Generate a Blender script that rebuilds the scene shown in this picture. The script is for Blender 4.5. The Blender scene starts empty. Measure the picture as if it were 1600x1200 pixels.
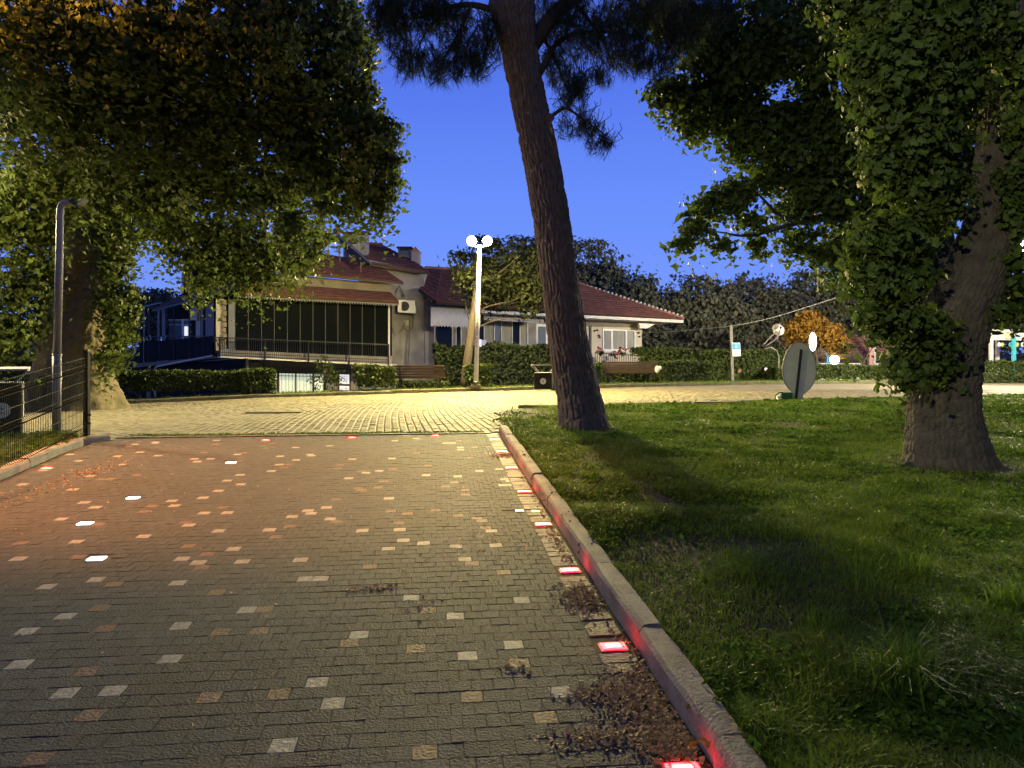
import bpy, math, random
import numpy as np
from mathutils import Vector, Matrix
R = math.radians
rng = np.random.default_rng(7)
random.seed(7)
scene = bpy.context.scene
COL = scene.collection

# ------------------------------------------------------------------ camera
F = 1200.0; CX = 800.0; HY = 548.0; CZ = 1.5
cam_data = bpy.data.cameras.new('camera'); cam = bpy.data.objects.new('camera', cam_data)
COL.objects.link(cam); scene.camera = cam
cam.location = (0, 0, CZ); cam.rotation_euler = (R(90), 0, 0)
cam_data.sensor_width = 36; cam_data.lens = 27.0
cam_data.shift_y = -(600 - HY) / 1600.0
cam_data.clip_start = 0.05; cam_data.clip_end = 2000
# ------------------------------------------------------------------ world: dusk sky
world = bpy.data.worlds.new('World'); scene.world = world; world.use_nodes = True
wn = world.node_tree; wn.nodes.clear()
tc = wn.nodes.new('ShaderNodeTexCoord'); sx = wn.nodes.new('ShaderNodeSeparateXYZ')
rp = wn.nodes.new('ShaderNodeValToRGB'); bg = wn.nodes.new('ShaderNodeBackground'); wo = wn.nodes.new('ShaderNodeOutputWorld')
wn.links.new(tc.outputs['Generated'], sx.inputs[0]); wn.links.new(sx.outputs['Z'], rp.inputs[0])
wn.links.new(rp.outputs[0], bg.inputs[0]); wn.links.new(bg.outputs[0], wo.inputs[0])
cr = rp.color_ramp
cr.elements[0].position = 0.0; cr.elements[0].color = (.195, .335, 1.0, 1)
cr.elements[1].position = 1.0; cr.elements[1].color = (.008, .016, .075, 1)
for p_, c_ in ((.10, (.175, .315, 1.0)), (.20, (.140, .275, .97)), (.314, (.098, .200, .87)), (.42, (.068, .145, .68)), (.55, (.028, .060, .30)), (.75, (.013, .027, .12))):
    e = cr.elements.new(p_); e.color = (*c_, 1)
bg.inputs[1].default_value = 1.0
# ------------------------------------------------------------------ exposure
scene.view_settings.view_transform = 'Standard'; scene.view_settings.look = 'None'
scene.view_settings.exposure = 0.0; scene.view_settings.gamma = 1.0; scene.view_settings.use_curve_mapping = False
scene.render.engine = 'CYCLES'
scene.cycles.use_denoising = True
scene.cycles.max_bounces = 5; scene.cycles.diffuse_bounces = 2; scene.cycles.glossy_bounces = 2
scene.cycles.transmission_bounces = 4; scene.cycles.transparent_max_bounces = 8
scene.cycles.sample_clamp_indirect = 4.0; scene.cycles.use_light_tree = True
scene.cycles.caustics_reflective = False; scene.cycles.caustics_refractive = False

# lamp radiances (set here so that light is tuned in one place)
L_TWIN = (1.0, .79, .30, 14500)        # twin street lamp at the far kerb
L_SODIUM = (1.0, .46, .08, 60)
P_SODUP = ((1.0, .38, .07), 6000)    # the part of its light that reaches the crown beside it
P_SODIUM = ((1.0, .31, .07), 11000)   # its shaded beam on the path
P_LEFT = ((1.0, .80, .38), 2400)     # shaded street lamp beyond the left edge      # orange lamp beside the path, outside the frame
L_FRONT = (1.0, .98, .94, 150)  # globes of the unseen lamp behind the viewer
P_FRONT = ((1.0, .93, .62), 2700)       # added spot from the unseen lamp behind, aimed at the oak leaves
L_RIGHT = (1.0, .87, .60, 5000)       # lamp behind the right tree
L_LEFT = (1.0, .78, .34, 280)        # lamp on the street, beyond the left edge
L_ORANGE = (1.0, .45, .06, 420)      # sodium lamp over the far garden
L_LANTERN = (.93, 1.0, .90, 14)
L_RED = (1.0, .004, .010, 22)
L_WHITE = (.80, .90, 1.0, 9)

# ------------------------------------------------------------------ ground shape
TH = R(5.76); SN, CS = math.sin(TH), math.cos(TH)
def uv2xy(u, v): return u * CS - v * SN, u * SN + v * CS
def xy2uv(x, y): return x * CS + y * SN, -x * SN + y * CS
def Yfar(X): return np.maximum(28 + .39 * np.asarray(X, float), 15.0)
def g(X, Y):
    X = np.asarray(X, float); Y = np.asarray(Y, float)
    zf = np.interp(X, [-12.4, -8.3, -2.25, 5, 10.7, 25], [-.14, -.03, .055, .1, .1, -.04])
    yf = Yfar(X)
    t = np.clip((Y - 11.4) / (yf - 11.4), 0, 1)
    return np.where(Y < 11.4, .0233 * Y, .266 + (zf - .266) * t)
def W(px, py, Y): return Vector(((px - CX) / F * Y, Y, CZ - (py - HY) / F * Y))
def gz(X, Y): return float(g(X, Y))
def on_ground(px, Y, dz=0.0):
    X = (px - CX) / F * Y
    return Vector((X, Y, gz(X, Y) + dz))

def vnoise(x, y, seed=0):
    xi = np.floor(x).astype(np.int64); yi = np.floor(y).astype(np.int64); fx = x - xi; fy = y - yi
    fx = fx * fx * (3 - 2 * fx); fy = fy * fy * (3 - 2 * fy)
    def h(a, b):
        n = (a * 374761393 + b * 668265263 + seed * 974711) & 0xffffffff
        n = ((n ^ (n >> 13)) * 1274126177) & 0xffffffff
        return ((n ^ (n >> 16)) & 0xffff) / 65535.0
    return (h(xi, yi) * (1 - fx) + h(xi + 1, yi) * fx) * (1 - fy) + (h(xi, yi + 1) * (1 - fx) + h(xi + 1, yi + 1) * fx) * fy
def fbm(x, y, seed=0, o=3):
    s = 0; a = .5; t = 0
    for k in range(o):
        s = s + a * vnoise(x * 2 ** k, y * 2 ** k, seed + k); t += a; a *= .5
    return s / t

# ------------------------------------------------------------------ materials
MATS = {}
def mat(name, color, rough=.7, var=0.0, vscale=3.0, bump=0.0, bscale=20.0, metallic=0.0, emit=None, rnd=0.0, translucent=0.0,
        color2=None, spec=.5, stretch=None, hue2=None, dirt=None):
    if name in MATS: return MATS[name]
    m = bpy.data.materials.new(name); m.use_nodes = True; nt = m.node_tree; N = nt.nodes; L = nt.links
    b = N['Principled BSDF']; out = N['Material Output']
    b.inputs['Roughness'].default_value = rough; b.inputs['Metallic'].default_value = metallic
    b.inputs['Specular IOR Level'].default_value = spec
    b.inputs['Base Color'].default_value = (*color, 1)
    cur = None
    geo = N.new('ShaderNodeNewGeometry'); pos = geo.outputs['Position']
    if stretch:
        mp = N.new('ShaderNodeMapping'); mp.inputs['Scale'].default_value = stretch; L.new(pos, mp.inputs[0]); pos = mp.outputs[0]
    def mixc(fac, a, bcol):
        mx = N.new('ShaderNodeMix'); mx.data_type = 'RGBA'
        if isinstance(fac, float): mx.inputs[0].default_value = fac
        else: L.new(fac, mx.inputs[0])
        for sk, v in ((6, a), (7, bcol)):
            if isinstance(v, tuple): mx.inputs[sk].default_value = (*v, 1)
            else: L.new(v, mx.inputs[sk])
        return mx.outputs[2]
    cur = color
    if var:
        nz = N.new('ShaderNodeTexNoise'); nz.inputs['Scale'].default_value = vscale; nz.inputs['Detail'].default_value = 6
        L.new(pos, nz.inputs['Vector'])
        rm = N.new('ShaderNodeMapRange'); rm.inputs[1].default_value = .32; rm.inputs[2].default_value = .68
        L.new(nz.outputs[0], rm.inputs[0])
        c2 = color2 or tuple(c * (1 - var) for c in color)
        cur = mixc(rm.outputs[0], cur, c2)
    if rnd:
        at = N.new('ShaderNodeAttribute'); at.attribute_name = 'rnd'
        c2 = hue2 or tuple(c * (1 - rnd) for c in color)
        cur = mixc(at.outputs['Fac'], cur, c2)
    if dirt:
        nz3 = N.new('ShaderNodeTexNoise'); nz3.inputs['Scale'].default_value = dirt[1]; nz3.inputs['Detail'].default_value = 4
        L.new(geo.outputs['Position'], nz3.inputs['Vector'])
        rm3 = N.new('ShaderNodeMapRange'); rm3.inputs[1].default_value = dirt[2]; rm3.inputs[2].default_value = dirt[3]; rm3.inputs[4].default_value = dirt[4]
        L.new(nz3.outputs[0], rm3.inputs[0]); cur = mixc(rm3.outputs[0], cur, dirt[0])
    if not isinstance(cur, tuple): L.new(cur, b.inputs['Base Color'])
    if bump:
        n2 = N.new('ShaderNodeTexNoise'); n2.inputs['Scale'].default_value = bscale; n2.inputs['Detail'].default_value = 5
        L.new(pos, n2.inputs['Vector'])
        bp = N.new('ShaderNodeBump'); bp.inputs['Strength'].default_value = bump; bp.inputs['Distance'].default_value = .02
        L.new(n2.outputs[0], bp.inputs['Height']); L.new(bp.outputs[0], b.inputs['Normal'])
    if translucent:
        t = N.new('ShaderNodeBsdfTranslucent'); ms = N.new('ShaderNodeMixShader'); ms.inputs[0].default_value = translucent
        if not isinstance(cur, tuple): L.new(cur, t.inputs[0])
        else: t.inputs[0].default_value = (*color, 1)
        L.new(b.outputs[0], ms.inputs[1]); L.new(t.outputs[0], ms.inputs[2]); L.new(ms.outputs[0], out.inputs[0])
    if emit:
        b.inputs['Emission Color'].default_value = (*emit[:3], 1); b.inputs['Emission Strength'].default_value = emit[3]
    MATS[name] = m
    return m
def lamp_mat(name, L4): return mat(name, (.9, .9, .9), .4, emit=L4)
M = dict(
    grey=mat('paver_grey', (.080, .088, .104), .76, spec=.22, var=.30, vscale=9, rnd=.30, bump=.7, bscale=90, dirt=((.055, .060, .046), 1.1, .50, .72, .7)),
    white=mat('paver_white', (.34, .335, .315), .7, var=.35, vscale=30, bump=.6, bscale=60),
    pink=mat('paver_red', (.165, .095, .080), .7, var=.3, vscale=20, rnd=.35, bump=.7, bscale=60),
    edge=mat('edge_paver', (.20, .155, .145), .7, var=.4, vscale=14, bump=.6, bscale=60),
    street=mat('street_paver', (.25, .22, .155), .75, var=.35, vscale=5, rnd=.4, bump=.8, bscale=40, dirt=((.12, .13, .05), .8, .50, .70, .7)),
    streetfar=mat('street_sett_far', (.25, .22, .155), .8, var=.35, vscale=2, bump=.5, bscale=25),
    sand=mat('joint_sand', (.062, .058, .048), .95, var=.5, vscale=20, color2=(.03, .04, .018)),
    soil=mat('soil', (.07, .055, .036), .95, var=.5, vscale=6, bump=.8, bscale=30),
    lawn=mat('lawn_soil', (.045, .038, .022), .95, var=.6, vscale=3, bump=.8, bscale=25, color2=(.028, .042, .014)),
    kerb=mat('kerb_concrete', (.25, .232, .21), .8, var=.38, vscale=6, bump=.5, bscale=70, dirt=((.10, .085, .065), 3.5, .52, .75, .7)),
    kerbold=mat('mossy_kerb', (.17, .15, .10), .9, var=.6, vscale=5, bump=.9, bscale=40, color2=(.07, .085, .03)),
    grass=mat('grass_blade', (.105, .205, .020), .5, rnd=.6, hue2=(.17, .225, .03), translucent=.35, spec=.12),
    weed=mat('weed_leaf', (.11, .21, .025), .75, rnd=.6, translucent=.35, spec=.08),
    plane=mat('plane_leaf', (.088, .128, .022), .6, rnd=.6, hue2=(.042, .060, .014), translucent=.4, spec=.3),
    oak=mat('oak_leaf', (.092, .145, .022), .6, rnd=.6, hue2=(.045, .070, .015), translucent=.4, spec=.3),
    darkleaf=mat('far_leaf', (.170, .185, .120), .8, rnd=.6, translucent=.2, spec=.2),
    hedge=mat('hedge_leaf', (.075, .110, .025), .6, rnd=.6, translucent=.25, spec=.3),
    darkhedge=mat('dark_hedge_leaf', (.030, .045, .022), .7, rnd=.6, translucent=.15, spec=.15),  # darker leaf tone for the tall hedge
    streetleaf=mat('street_tree_leaf', (.045, .056, .020), .7, rnd=.6, translucent=.2, spec=.15),
    autumn=mat('autumn_leaf', (.36, .20, .03), .6, rnd=.5, translucent=.3, spec=.2),
    needle=mat('pine_needle', (.040, .062, .028), .6, rnd=.5, translucent=.15, spec=.3),
    bark=mat('pine_bark', (.21, .152, .115), .9, var=.5, vscale=9, bump=1.0, bscale=45, color2=(.115, .098, .085)),
    oakbark=mat('oak_bark', (.092, .078, .060), .92, var=.45, vscale=7, bump=1.0, bscale=60),
    planebark=mat('plane_bark', (.14, .112, .07), .92, var=.45, vscale=3, bump=1.0, bscale=30, color2=(.12, .11, .06)),
    darkbark=mat('dark_bark', (.055, .042, .032), .9, var=.3, vscale=9),
    twig=mat('twig', (.075, .060, .042), .9, var=.3, vscale=9),
    wallp=mat('pale_plaster', (.37, .355, .35), .9, var=.4, vscale=1.6, bump=.3, bscale=30),
    wallb=mat('beige_plaster', (.27, .235, .18), .9, var=.3, vscale=1.2, bump=.3, bscale=30),
    wallc=mat('cream_plaster', (.68, .62, .48), .9, var=.15, vscale=1.2, bump=.3, bscale=30),
    wallg=mat('bluegrey_plaster', (.24, .26, .29), .9, var=.25, vscale=1.2, bump=.2, bscale=30),
    roof=mat('red_roof_tile', (.19, .070, .060), .85, var=.55, vscale=3, bump=.4, bscale=20, color2=(.095, .048, .044)),
    roofd=mat('brown_roof_tile', (.14, .10, .10), .85, var=.4, vscale=3),
    trimw=mat('white_paint', (.72, .70, .66), .5, var=.15, vscale=4),
    pvc=mat('white_window_frame', (.75, .75, .73), .35),
    black=mat('black_metal', (.018, .019, .021), .45),
    dark=mat('dark_panel', (.018, .018, .019), .85, var=.3, vscale=6, spec=.15),
    glassd=mat('dark_glass', (.006, .008, .009), .06, spec=.22),
    glassb=mat('window_glass', (.16, .19, .20), .10, spec=.6),
    curtain=mat('pale_curtain', (.40, .40, .34), .9, var=.3, vscale=5, stretch=(6, 6, .3)),
    awning=mat('awning_cloth', (.72, .72, .72), .8, var=.2, vscale=3, stretch=(8, 1, 1)),
    wood=mat('bench_wood', (.085, .045, .026), .55, var=.4, vscale=12, stretch=(.4, 3, 8)),
    woodd=mat('dark_bench_wood', (.045, .028, .022), .5, var=.3, vscale=10),
    doorw=mat('orange_wood_door', (.30, .09, .03), .6, var=.3, vscale=6),
    steel=mat('galvanised_steel', (.28, .28, .27), .5, metallic=.35, var=.2, vscale=6),
    signb=mat('sign_back_grey', (.56, .57, .54), .5, metallic=.0, var=.12, vscale=4),
    fence=mat('green_fence_paint', (.010, .022, .019), .8, spec=.15),
    green=mat('green_floodlight', (.03, .12, .05), .4),
    greyp=mat('grey_plastic', (.15, .15, .12), .5, var=.2, vscale=8),
    turq=mat('turquoise_paint', (.08, .52, .60), .5),
    lime=mat('lime_paint', (.50, .62, .08), .5),
    pinkp=mat('pink_paint', (.60, .30, .27), .7, var=.2, vscale=4),
    blue=mat('sign_blue', (.10, .38, .62), .5, emit=(.10, .38, .62, .25)),  # faint self-glow added to the blue, though the sign is no lamp
    signw=mat('sign_white', (.75, .76, .82), .5, emit=(.7, .7, .85, .18)),  # faint self-glow added to the white as well
    terra=mat('terracotta', (.35, .16, .12), .8, var=.2, vscale=6),
    litter=mat('dry_leaf_litter', (.58, .38, .17), .8, rnd=.6, hue2=(.30, .19, .09)),
    dry=mat('dry_blade', (.14, .16, .05), .9, rnd=.6, hue2=(.07, .10, .025), spec=.1),
    petalr=mat('red_petal', (.45, .05, .06), .6), petalw=mat('white_petal', (.7, .66, .64), .6),
    litwin=mat('lit_curtain', (.6, .62, .5), .8, emit=(.88, 1.0, .78, .62)),
    litwin2=mat('lit_pane', (.6, .6, .6), .8, emit=(.95, .95, 1.0, .9)),
    redlens=lamp_mat('red_light_lens', L_RED), whitelens=lamp_mat('white_light_lens', L_WHITE),
    redcore=lamp_mat('red_light_core', (1.0, .06, .035, 24)),
    greenlens=lamp_mat('green_light_lens', (.35, 1.0, .12, 1.2)),
    text=mat('faded_print', (.20, .16, .12), .7), textr=mat('red_print', (.5, .06, .05), .7),
    white2=mat('emblem_white', (.72, .72, .62), .5),
)

# ------------------------------------------------------------------ mesh tools
ORG = {}
def link(o, parent=None):
    COL.objects.link(o)
    if parent is not None: o.parent = parent
    return o
def tag(o, label=None, cat=None, group=None, kind=None):
    if label: o['label'] = label
    if cat: o['category'] = cat
    if group: o['group'] = group
    if kind: o['kind'] = kind
    return o
def thing(name, loc, label, cat, group=None):
    o = bpy.data.objects.new(name, None); COL.objects.link(o); o.location = Vector(loc); o.empty_display_size = .2
    ORG[o.name] = Vector(loc); tag(o, label, cat, group); return o
def org(parent): return ORG.get(parent.name, Vector((0, 0, 0))) if parent is not None else Vector((0, 0, 0))

def npmesh(name, V, Fs, mats, mi=None, smooth=False, rnd=None):
    """V (n,3); Fs a list of int arrays (m,k)"""
    me = bpy.data.meshes.new(name)
    V = np.asarray(V, 'f4'); me.vertices.add(len(V)); me.vertices.foreach_set('co', V.ravel())
    idx = np.concatenate([f.astype('i4').ravel() for f in Fs])
    ks = np.concatenate([np.full(len(f), f.shape[1], 'i4') for f in Fs])
    st = np.concatenate([[0], np.cumsum(ks)[:-1]]).astype('i4')
    me.loops.add(len(idx)); me.loops.foreach_set('vertex_index', idx)
    me.polygons.add(len(ks)); me.polygons.foreach_set('loop_start', st)
    for m_ in mats: me.materials.append(m_)
    if mi is not None: me.polygons.foreach_set('material_index', np.asarray(mi, 'i4'))
    me.update(calc_edges=True)
    me.polygons.foreach_set('use_smooth', np.full(len(ks), bool(smooth)))
    if rnd is not None:
        a = me.attributes.new('rnd', 'FLOAT', 'FACE'); a.data.foreach_set('value', np.asarray(rnd, 'f4'))
    return me
def npobj(name, V, Fs, mats, parent=None, **kw):
    V = np.asarray(V, float) - np.array(org(parent)) if parent is not None else V
    o = bpy.data.objects.new(name, npmesh(name, V, Fs, mats, **kw)); link(o, parent)
    if parent is not None: ORG[o.name] = org(parent)
    return o

class MB:
    def __init__(s): s.v = []; s.f = []; s.m = []
    def face(s, pts, m=0):
        i = len(s.v); s.v += [Vector(p) for p in pts]; s.f.append(tuple(range(i, i + len(pts)))); s.m.append(m)
    def box(s, c, size, rz=0.0, m=0, M4=None):
        hx, hy, hz = size[0] / 2, size[1] / 2, size[2] / 2; i = len(s.v); rot = Matrix.Rotation(rz, 3, 'Z')
        for x, y, z in ((-1, -1, -1), (1, -1, -1), (1, 1, -1), (-1, 1, -1), (-1, -1, 1), (1, -1, 1), (1, 1, 1), (-1, 1, 1)):
            s.v.append(Vector(c) + rot @ Vector((x * hx, y * hy, z * hz)))
        for f in ((0, 3, 2, 1), (4, 5, 6, 7), (0, 1, 5, 4), (1, 2, 6, 5), (2, 3, 7, 6), (3, 0, 4, 7)):
            s.f.append(tuple(i + k for k in f)); s.m.append(m)
        return s
    def bar(s, a, b, w, h=None, m=0):
        a = Vector(a); b = Vector(b); h = h or w; d = (b - a).normalized()
        up = Vector((0, 0, 1)) if abs(d.z) < .95 else Vector((0, 1, 0))
        sd = d.cross(up).normalized(); up = sd.cross(d).normalized(); i = len(s.v)
        for p in (a, b):
            for sx_, sz_ in ((-1, -1), (1, -1), (1, 1), (-1, 1)): s.v.append(p + sd * sx_ * w / 2 + up * sz_ * h / 2)
        for f in ((0, 1, 2, 3), (7, 6, 5, 4), (0, 4, 5, 1), (1, 5, 6, 2), (2, 6, 7, 3), (3, 7, 4, 0)):
            s.f.append(tuple(i + k for k in f)); s.m.append(m)
        return s
    def tube(s, pts, rad, n=8, m=0, cap=True):
        pts = [Vector(p) for p in pts]
        if not hasattr(rad, '__len__'): rad = [rad] * len(pts)
        i0 = len(s.v); ref = None
        for k, p in enumerate(pts):
            d = (pts[min(k + 1, len(pts) - 1)] - pts[max(k - 1, 0)]).normalized()
            if ref is None: ref = d.orthogonal().normalized()
            ref = (ref - d * ref.dot(d)).normalized(); q = d.cross(ref)
            for j in range(n):
                a = 2 * math.pi * j / n; s.v.append(p + (ref * math.cos(a) + q * math.sin(a)) * rad[k])
        for k in range(len(pts) - 1):
            for j in range(n):
                a = i0 + k * n + j; b = i0 + k * n + (j + 1) % n
                s.f.append((a, b, b + n, a + n)); s.m.append(m)
        if cap:
            s.f.append(tuple(i0 + j for j in reversed(range(n)))); s.m.append(m)
            e = i0 + (len(pts) - 1) * n; s.f.append(tuple(e + j for j in range(n))); s.m.append(m)
        return s
    def ball(s, c, r, n=12, k=8, m=0, sz=1.0):
        c = Vector(c); pts = []; rad = []
        for j in range(k + 1):
            a = math.pi * (.02 + .96 * j / k); pts.append(c + Vector((0, 0, -math.cos(a) * r * sz))); rad.append(math.sin(a) * r)
        return s.tube(pts, rad, n, m)
    def plate(s, pts, thick, m=0):
        """polygon (front) extruded by the vector thick"""
        pts = [Vector(p) for p in pts]; t = Vector(thick); i = len(s.v); n = len(pts)
        s.v += pts + [p + t for p in pts]
        s.f.append(tuple(range(i, i + n))); s.m.append(m); s.f.append(tuple(reversed(range(i + n, i + 2 * n)))); s.m.append(m)
        for k in range(n):
            a = i + k; b = i + (k + 1) % n; s.f.append((b, a, a + n, b + n)); s.m.append(m)
        return s
    def mesh(s, name, mats, o, smooth=False):
        me = bpy.data.meshes.new(name)
        me.from_pydata([tuple(v - o) for v in s.v], [], s.f)
        for m_ in (mats if isinstance(mats, (list, tuple)) else [mats]): me.materials.append(m_)
        me.polygons.foreach_set('material_index', s.m)
        if smooth: me.polygons.foreach_set('use_smooth', [len(f) <= 4 for f in s.f])
        me.validate(); me.update(); return me
    def build(s, name, mats, parent=None, smooth=False, bevel=0.0):
        og = org(parent); ob = bpy.data.objects.new(name, s.mesh(name, mats, og, smooth)); link(ob, parent)
        if parent is not None: ORG[ob.name] = og
        if bevel:
            bv = ob.modifiers.new('bevel', 'BEVEL'); bv.width = bevel; bv.segments = 2; bv.limit_method = 'ANGLE'
        return ob
def top(name, mb, mats, label, cat, group=None, **kw):
    """a thing that is one mesh; its origin is put at its base"""
    c = sum(mb.v, Vector()) / len(mb.v); c.z = min(v.z for v in mb.v)
    ob = bpy.data.objects.new(name, mb.mesh(name, mats, c, kw.get('smooth', False))); link(ob); ob.location = c
    tag(ob, label, cat, group); return ob
def copy_tree(o, parent=None):
    c = o.copy(); COL.objects.link(c); c.parent = parent
    for ch in list(o.children): copy_tree(ch, c)
    return c

# ------------------------------------------------------------------ leaves
LEAF5 = (np.array([[0, 0], [.34, .06], [.33, .34], [.54, .56], [.25, .70], [0, 1.0], [-.25, .70], [-.54, .56], [-.33, .34], [-.34, .06], [0, .40]]),
         np.array([[0, 1, 2, 10], [10, 2, 3, 4], [10, 4, 5, 6], [10, 6, 7, 8], [10, 8, 9, 0]]))
OAK5 = (np.array([[0, 0], [.16, .16], [.30, .40], [.20, .50], [.36, .72], [0, 1.0], [-.36, .72], [-.20, .50], [-.30, .40], [-.16, .16], [0, .45]]), LEAF5[1])
LEAF3 = (np.array([[0, 0], [.44, .20], [.24, .52], [0, 1.0], [-.24, .52], [-.44, .20], [0, .35]]), np.array([[0, 1, 2, 6], [6, 2, 3, 4], [6, 4, 5, 0]]))
LEAF1 = (np.array([[0, 0], [.34, .45], [0, 1.0], [-.34, .45]]), np.array([[0, 1, 2, 3]]))
def unit(a): return a / np.maximum(np.linalg.norm(a, axis=1, keepdims=True), 1e-6)
def leaf_arrays(P, Nn, size, shape, droop=.8, fold=.18):
    n = len(P); Nn = unit(Nn)
    T = rng.normal(size=(n, 3)) * .7; T[:, 2] -= droop
    T = unit(T - Nn * np.sum(T * Nn, 1, keepdims=True)); S = np.cross(T, Nn)
    sh, fc = shape; k = len(sh)
    zz = np.abs(sh[:, 0]) * fold - sh[:, 1] ** 2 * fold * .8
    s = size[:, None, None]
    V = P[:, None, :] + s * (sh[None, :, 0:1] * S[:, None, :] + (sh[None, :, 1:2] - .5) * T[:, None, :] + zz[None, :, None] * Nn[:, None, :])
    Fc = (np.arange(n) * k)[:, None, None] + fc[None]
    return V.reshape(-1, 3), Fc.reshape(-1, fc.shape[1]), np.repeat(rng.random(n) ** 1.3, len(fc))
def blob_points(blobs, n, sub, hang=.5, shell=.35, per=26, zs=.8):
    """blobs: (center, rx, ry, rz) -> leaf points and outward normals, in small clumps"""
    w = np.array([b[1] * b[3] for b in blobs]); w = w / w.sum(); P = []; Q = []
    for b, ww in zip(blobs, w):
        m = max(3, int(n * ww / per)); d = unit(rng.normal(size=(m, 3)))
        r = (shell + (1 - shell) * rng.random(m)) ** .6
        c = np.array(b[0]) + d * r[:, None] * np.array([b[1], b[2], b[3]])
        c += rng.normal(size=(m, 3)) * .10 * min(b[1], b[3])
        sr = sub * (.6 + .8 * rng.random(m))
        k = rng.poisson(per, m); ii = np.repeat(np.arange(m), k)
        o = rng.normal(size=(len(ii), 3)) * .55
        o[:, 2] = o[:, 2] * zs - np.abs(o[:, 2]) * hang
        P.append(c[ii] + o * sr[ii][:, None]); Q.append(d[ii] * .5 + unit(o) * .7 + rng.normal(size=(len(ii), 3)) * .45 + np.array([0, 0, .25]))
    return np.concatenate(P), np.concatenate(Q)
def PB(px, py, rx, ry, Y, depth=1.0):
    k = Y / F; a = rx * k; b = ry * k
    return (tuple(W(px, py, Y)), a, (a + b) / 2 * depth, b)
def crown(name, blobs, n, size, material, parent, sub, shape=LEAF5, hang=.5, droop=.8, shell=.35, per=26, zmin=None, zs=.8):
    P, Q = blob_points(blobs, n, sub, hang, shell, per, zs)
    if zmin is not None: keep = P[:, 2] > zmin; P, Q = P[keep], Q[keep]
    sz = size * (.40 + 1.05 * rng.random(len(P)) ** 1.2)
    V, Fc, r = leaf_arrays(P, Q, sz, shape, droop)
    o = npobj(name, V, [Fc], [material], parent, rnd=r); o['kind'] = 'stuff'
    return o

def catmull(pts, n):
    pts = [np.array(p, float) for p in pts]; P = [2 * pts[0] - pts[1]] + pts + [2 * pts[-1] - pts[-2]]; out = []
    ts = np.linspace(0, len(pts) - 1 - 1e-6, n)
    for t in ts:
        i = int(t); f = t - i; p0, p1, p2, p3 = P[i:i + 4]
        out.append(.5 * ((2 * p1) + (-p0 + p2) * f + (2 * p0 - 5 * p1 + 4 * p2 - p3) * f ** 2 + (-p0 + 3 * p1 - 3 * p2 + p3) * f ** 3))
    return np.array(out)
def bark_tube(name, pts, rad, material, parent, na=160, nl=260, cell=(.075, .24), depth=.03, lump=.06, flare=0.0, seed=3, flutes=0):
    """pts: centre line (x,y,z); rad per point; bark as real relief"""
    C4 = catmull([list(p) + [r] for p, r in zip(pts, rad)], nl)
    C3 = C4[:, :3]; rr = C4[:, 3]
    d = np.gradient(C3, axis=0); d = unit(d); seg = np.concatenate([[0], np.cumsum(np.linalg.norm(np.diff(C3, axis=0), axis=1))])
    ref = np.cross(d, [0, 1, 0]); ref = unit(ref); q = np.cross(d, ref)
    A = np.linspace(0, 2 * np.pi, na, endpoint=False); aa, ss = np.meshgrid(A, seg)
    Rm = float(np.mean(rr)); nc = max(6, int(round(2 * np.pi * Rm / cell[0])))
    gx = aa / (2 * np.pi) * nc; gy = ss / cell[1]
    gx = gx + .35 * (vnoise(aa * 2.2, ss * 3.0, seed) - .5) * 2; gy = gy + .5 * vnoise(gx * .5, gy * .7, seed + 5)
    ix = np.floor(gx).astype(np.int64); iy = np.floor(gy).astype(np.int64); F1 = np.full(gx.shape, 9.); F2 = np.full(gx.shape, 9.)
    def hsh(a, b, s):
        n = ((a % nc) * 73856093 ^ b * 19349663 ^ (s + seed) * 83492791) & 0xffffffff
        n = ((n ^ (n >> 13)) * 1274126177) & 0xffffffff
        return ((n ^ (n >> 16)) & 0xffff) / 65535.0
    for dx in (-1, 0, 1):
        for dy in (-1, 0, 1):
            cx = ix + dx; cy = iy + dy
            dd = np.hypot(gx - cx - .15 - .7 * hsh(cx, cy, 1), gy - cy - .15 - .7 * hsh(cx, cy, 2))
            F2 = np.minimum(np.maximum(F1, dd), F2); F1 = np.minimum(F1, dd)
    h = np.clip((F2 - F1) * 2.6, 0, 1) ** .6 * depth
    h += (vnoise(gx * 3, gy * 9, seed + 9) - .5) * depth * .45 + (vnoise(gx * .8, ss * 22, seed + 11) - .5) * depth * .3
    big = (fbm(np.cos(aa) * 1.5 + 5, ss * .7 + np.sin(aa) * 1.5, seed + 20) - .5) * 2 * lump * rr[:, None]
    R2 = rr[:, None] + big + h - depth
    if flutes: R2 += np.cos(aa * flutes + np.sin(ss * 1.1) * .8) * .05 * rr[:, None]
    if flare:
        f = np.exp(-ss / (Rm * 1.0)); R2 += flare * rr[:, None] * f * (.5 + .6 * np.abs(np.sin(aa * 2.5 + 1)))
    V = C3[:, None, :] + R2[:, :, None] * (np.cos(aa)[:, :, None] * ref[:, None, :] + np.sin(aa)[:, :, None] * q[:, None, :])
    i = np.arange(nl - 1)[:, None] * na; j = np.arange(na)[None]; j2 = (j + 1) % na
    Fc = np.stack([i + j, i + j2, i + na + j2, i + na + j], -1).reshape(-1, 4)
    return npobj(name, V.reshape(-1, 3), [Fc], [material], parent, smooth=True)
def limb(mb, a, b, r0, r1, sag=.0, n=6, wob=.05):
    a = Vector(a); b = Vector(b); L_ = (b - a).length; pts = []
    for k in range(n + 1):
        t = k / n; p = a.lerp(b, t); p.z -= sag * L_ * (t * t - t) * -1 * 1.0
        if 0 < k < n: p += Vector(rng.normal(size=3) * wob * L_ * .5)
        pts.append(p)
    mb.tube(pts, [r0 + (r1 - r0) * k / n for k in range(n + 1)], 7); return pts

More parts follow.
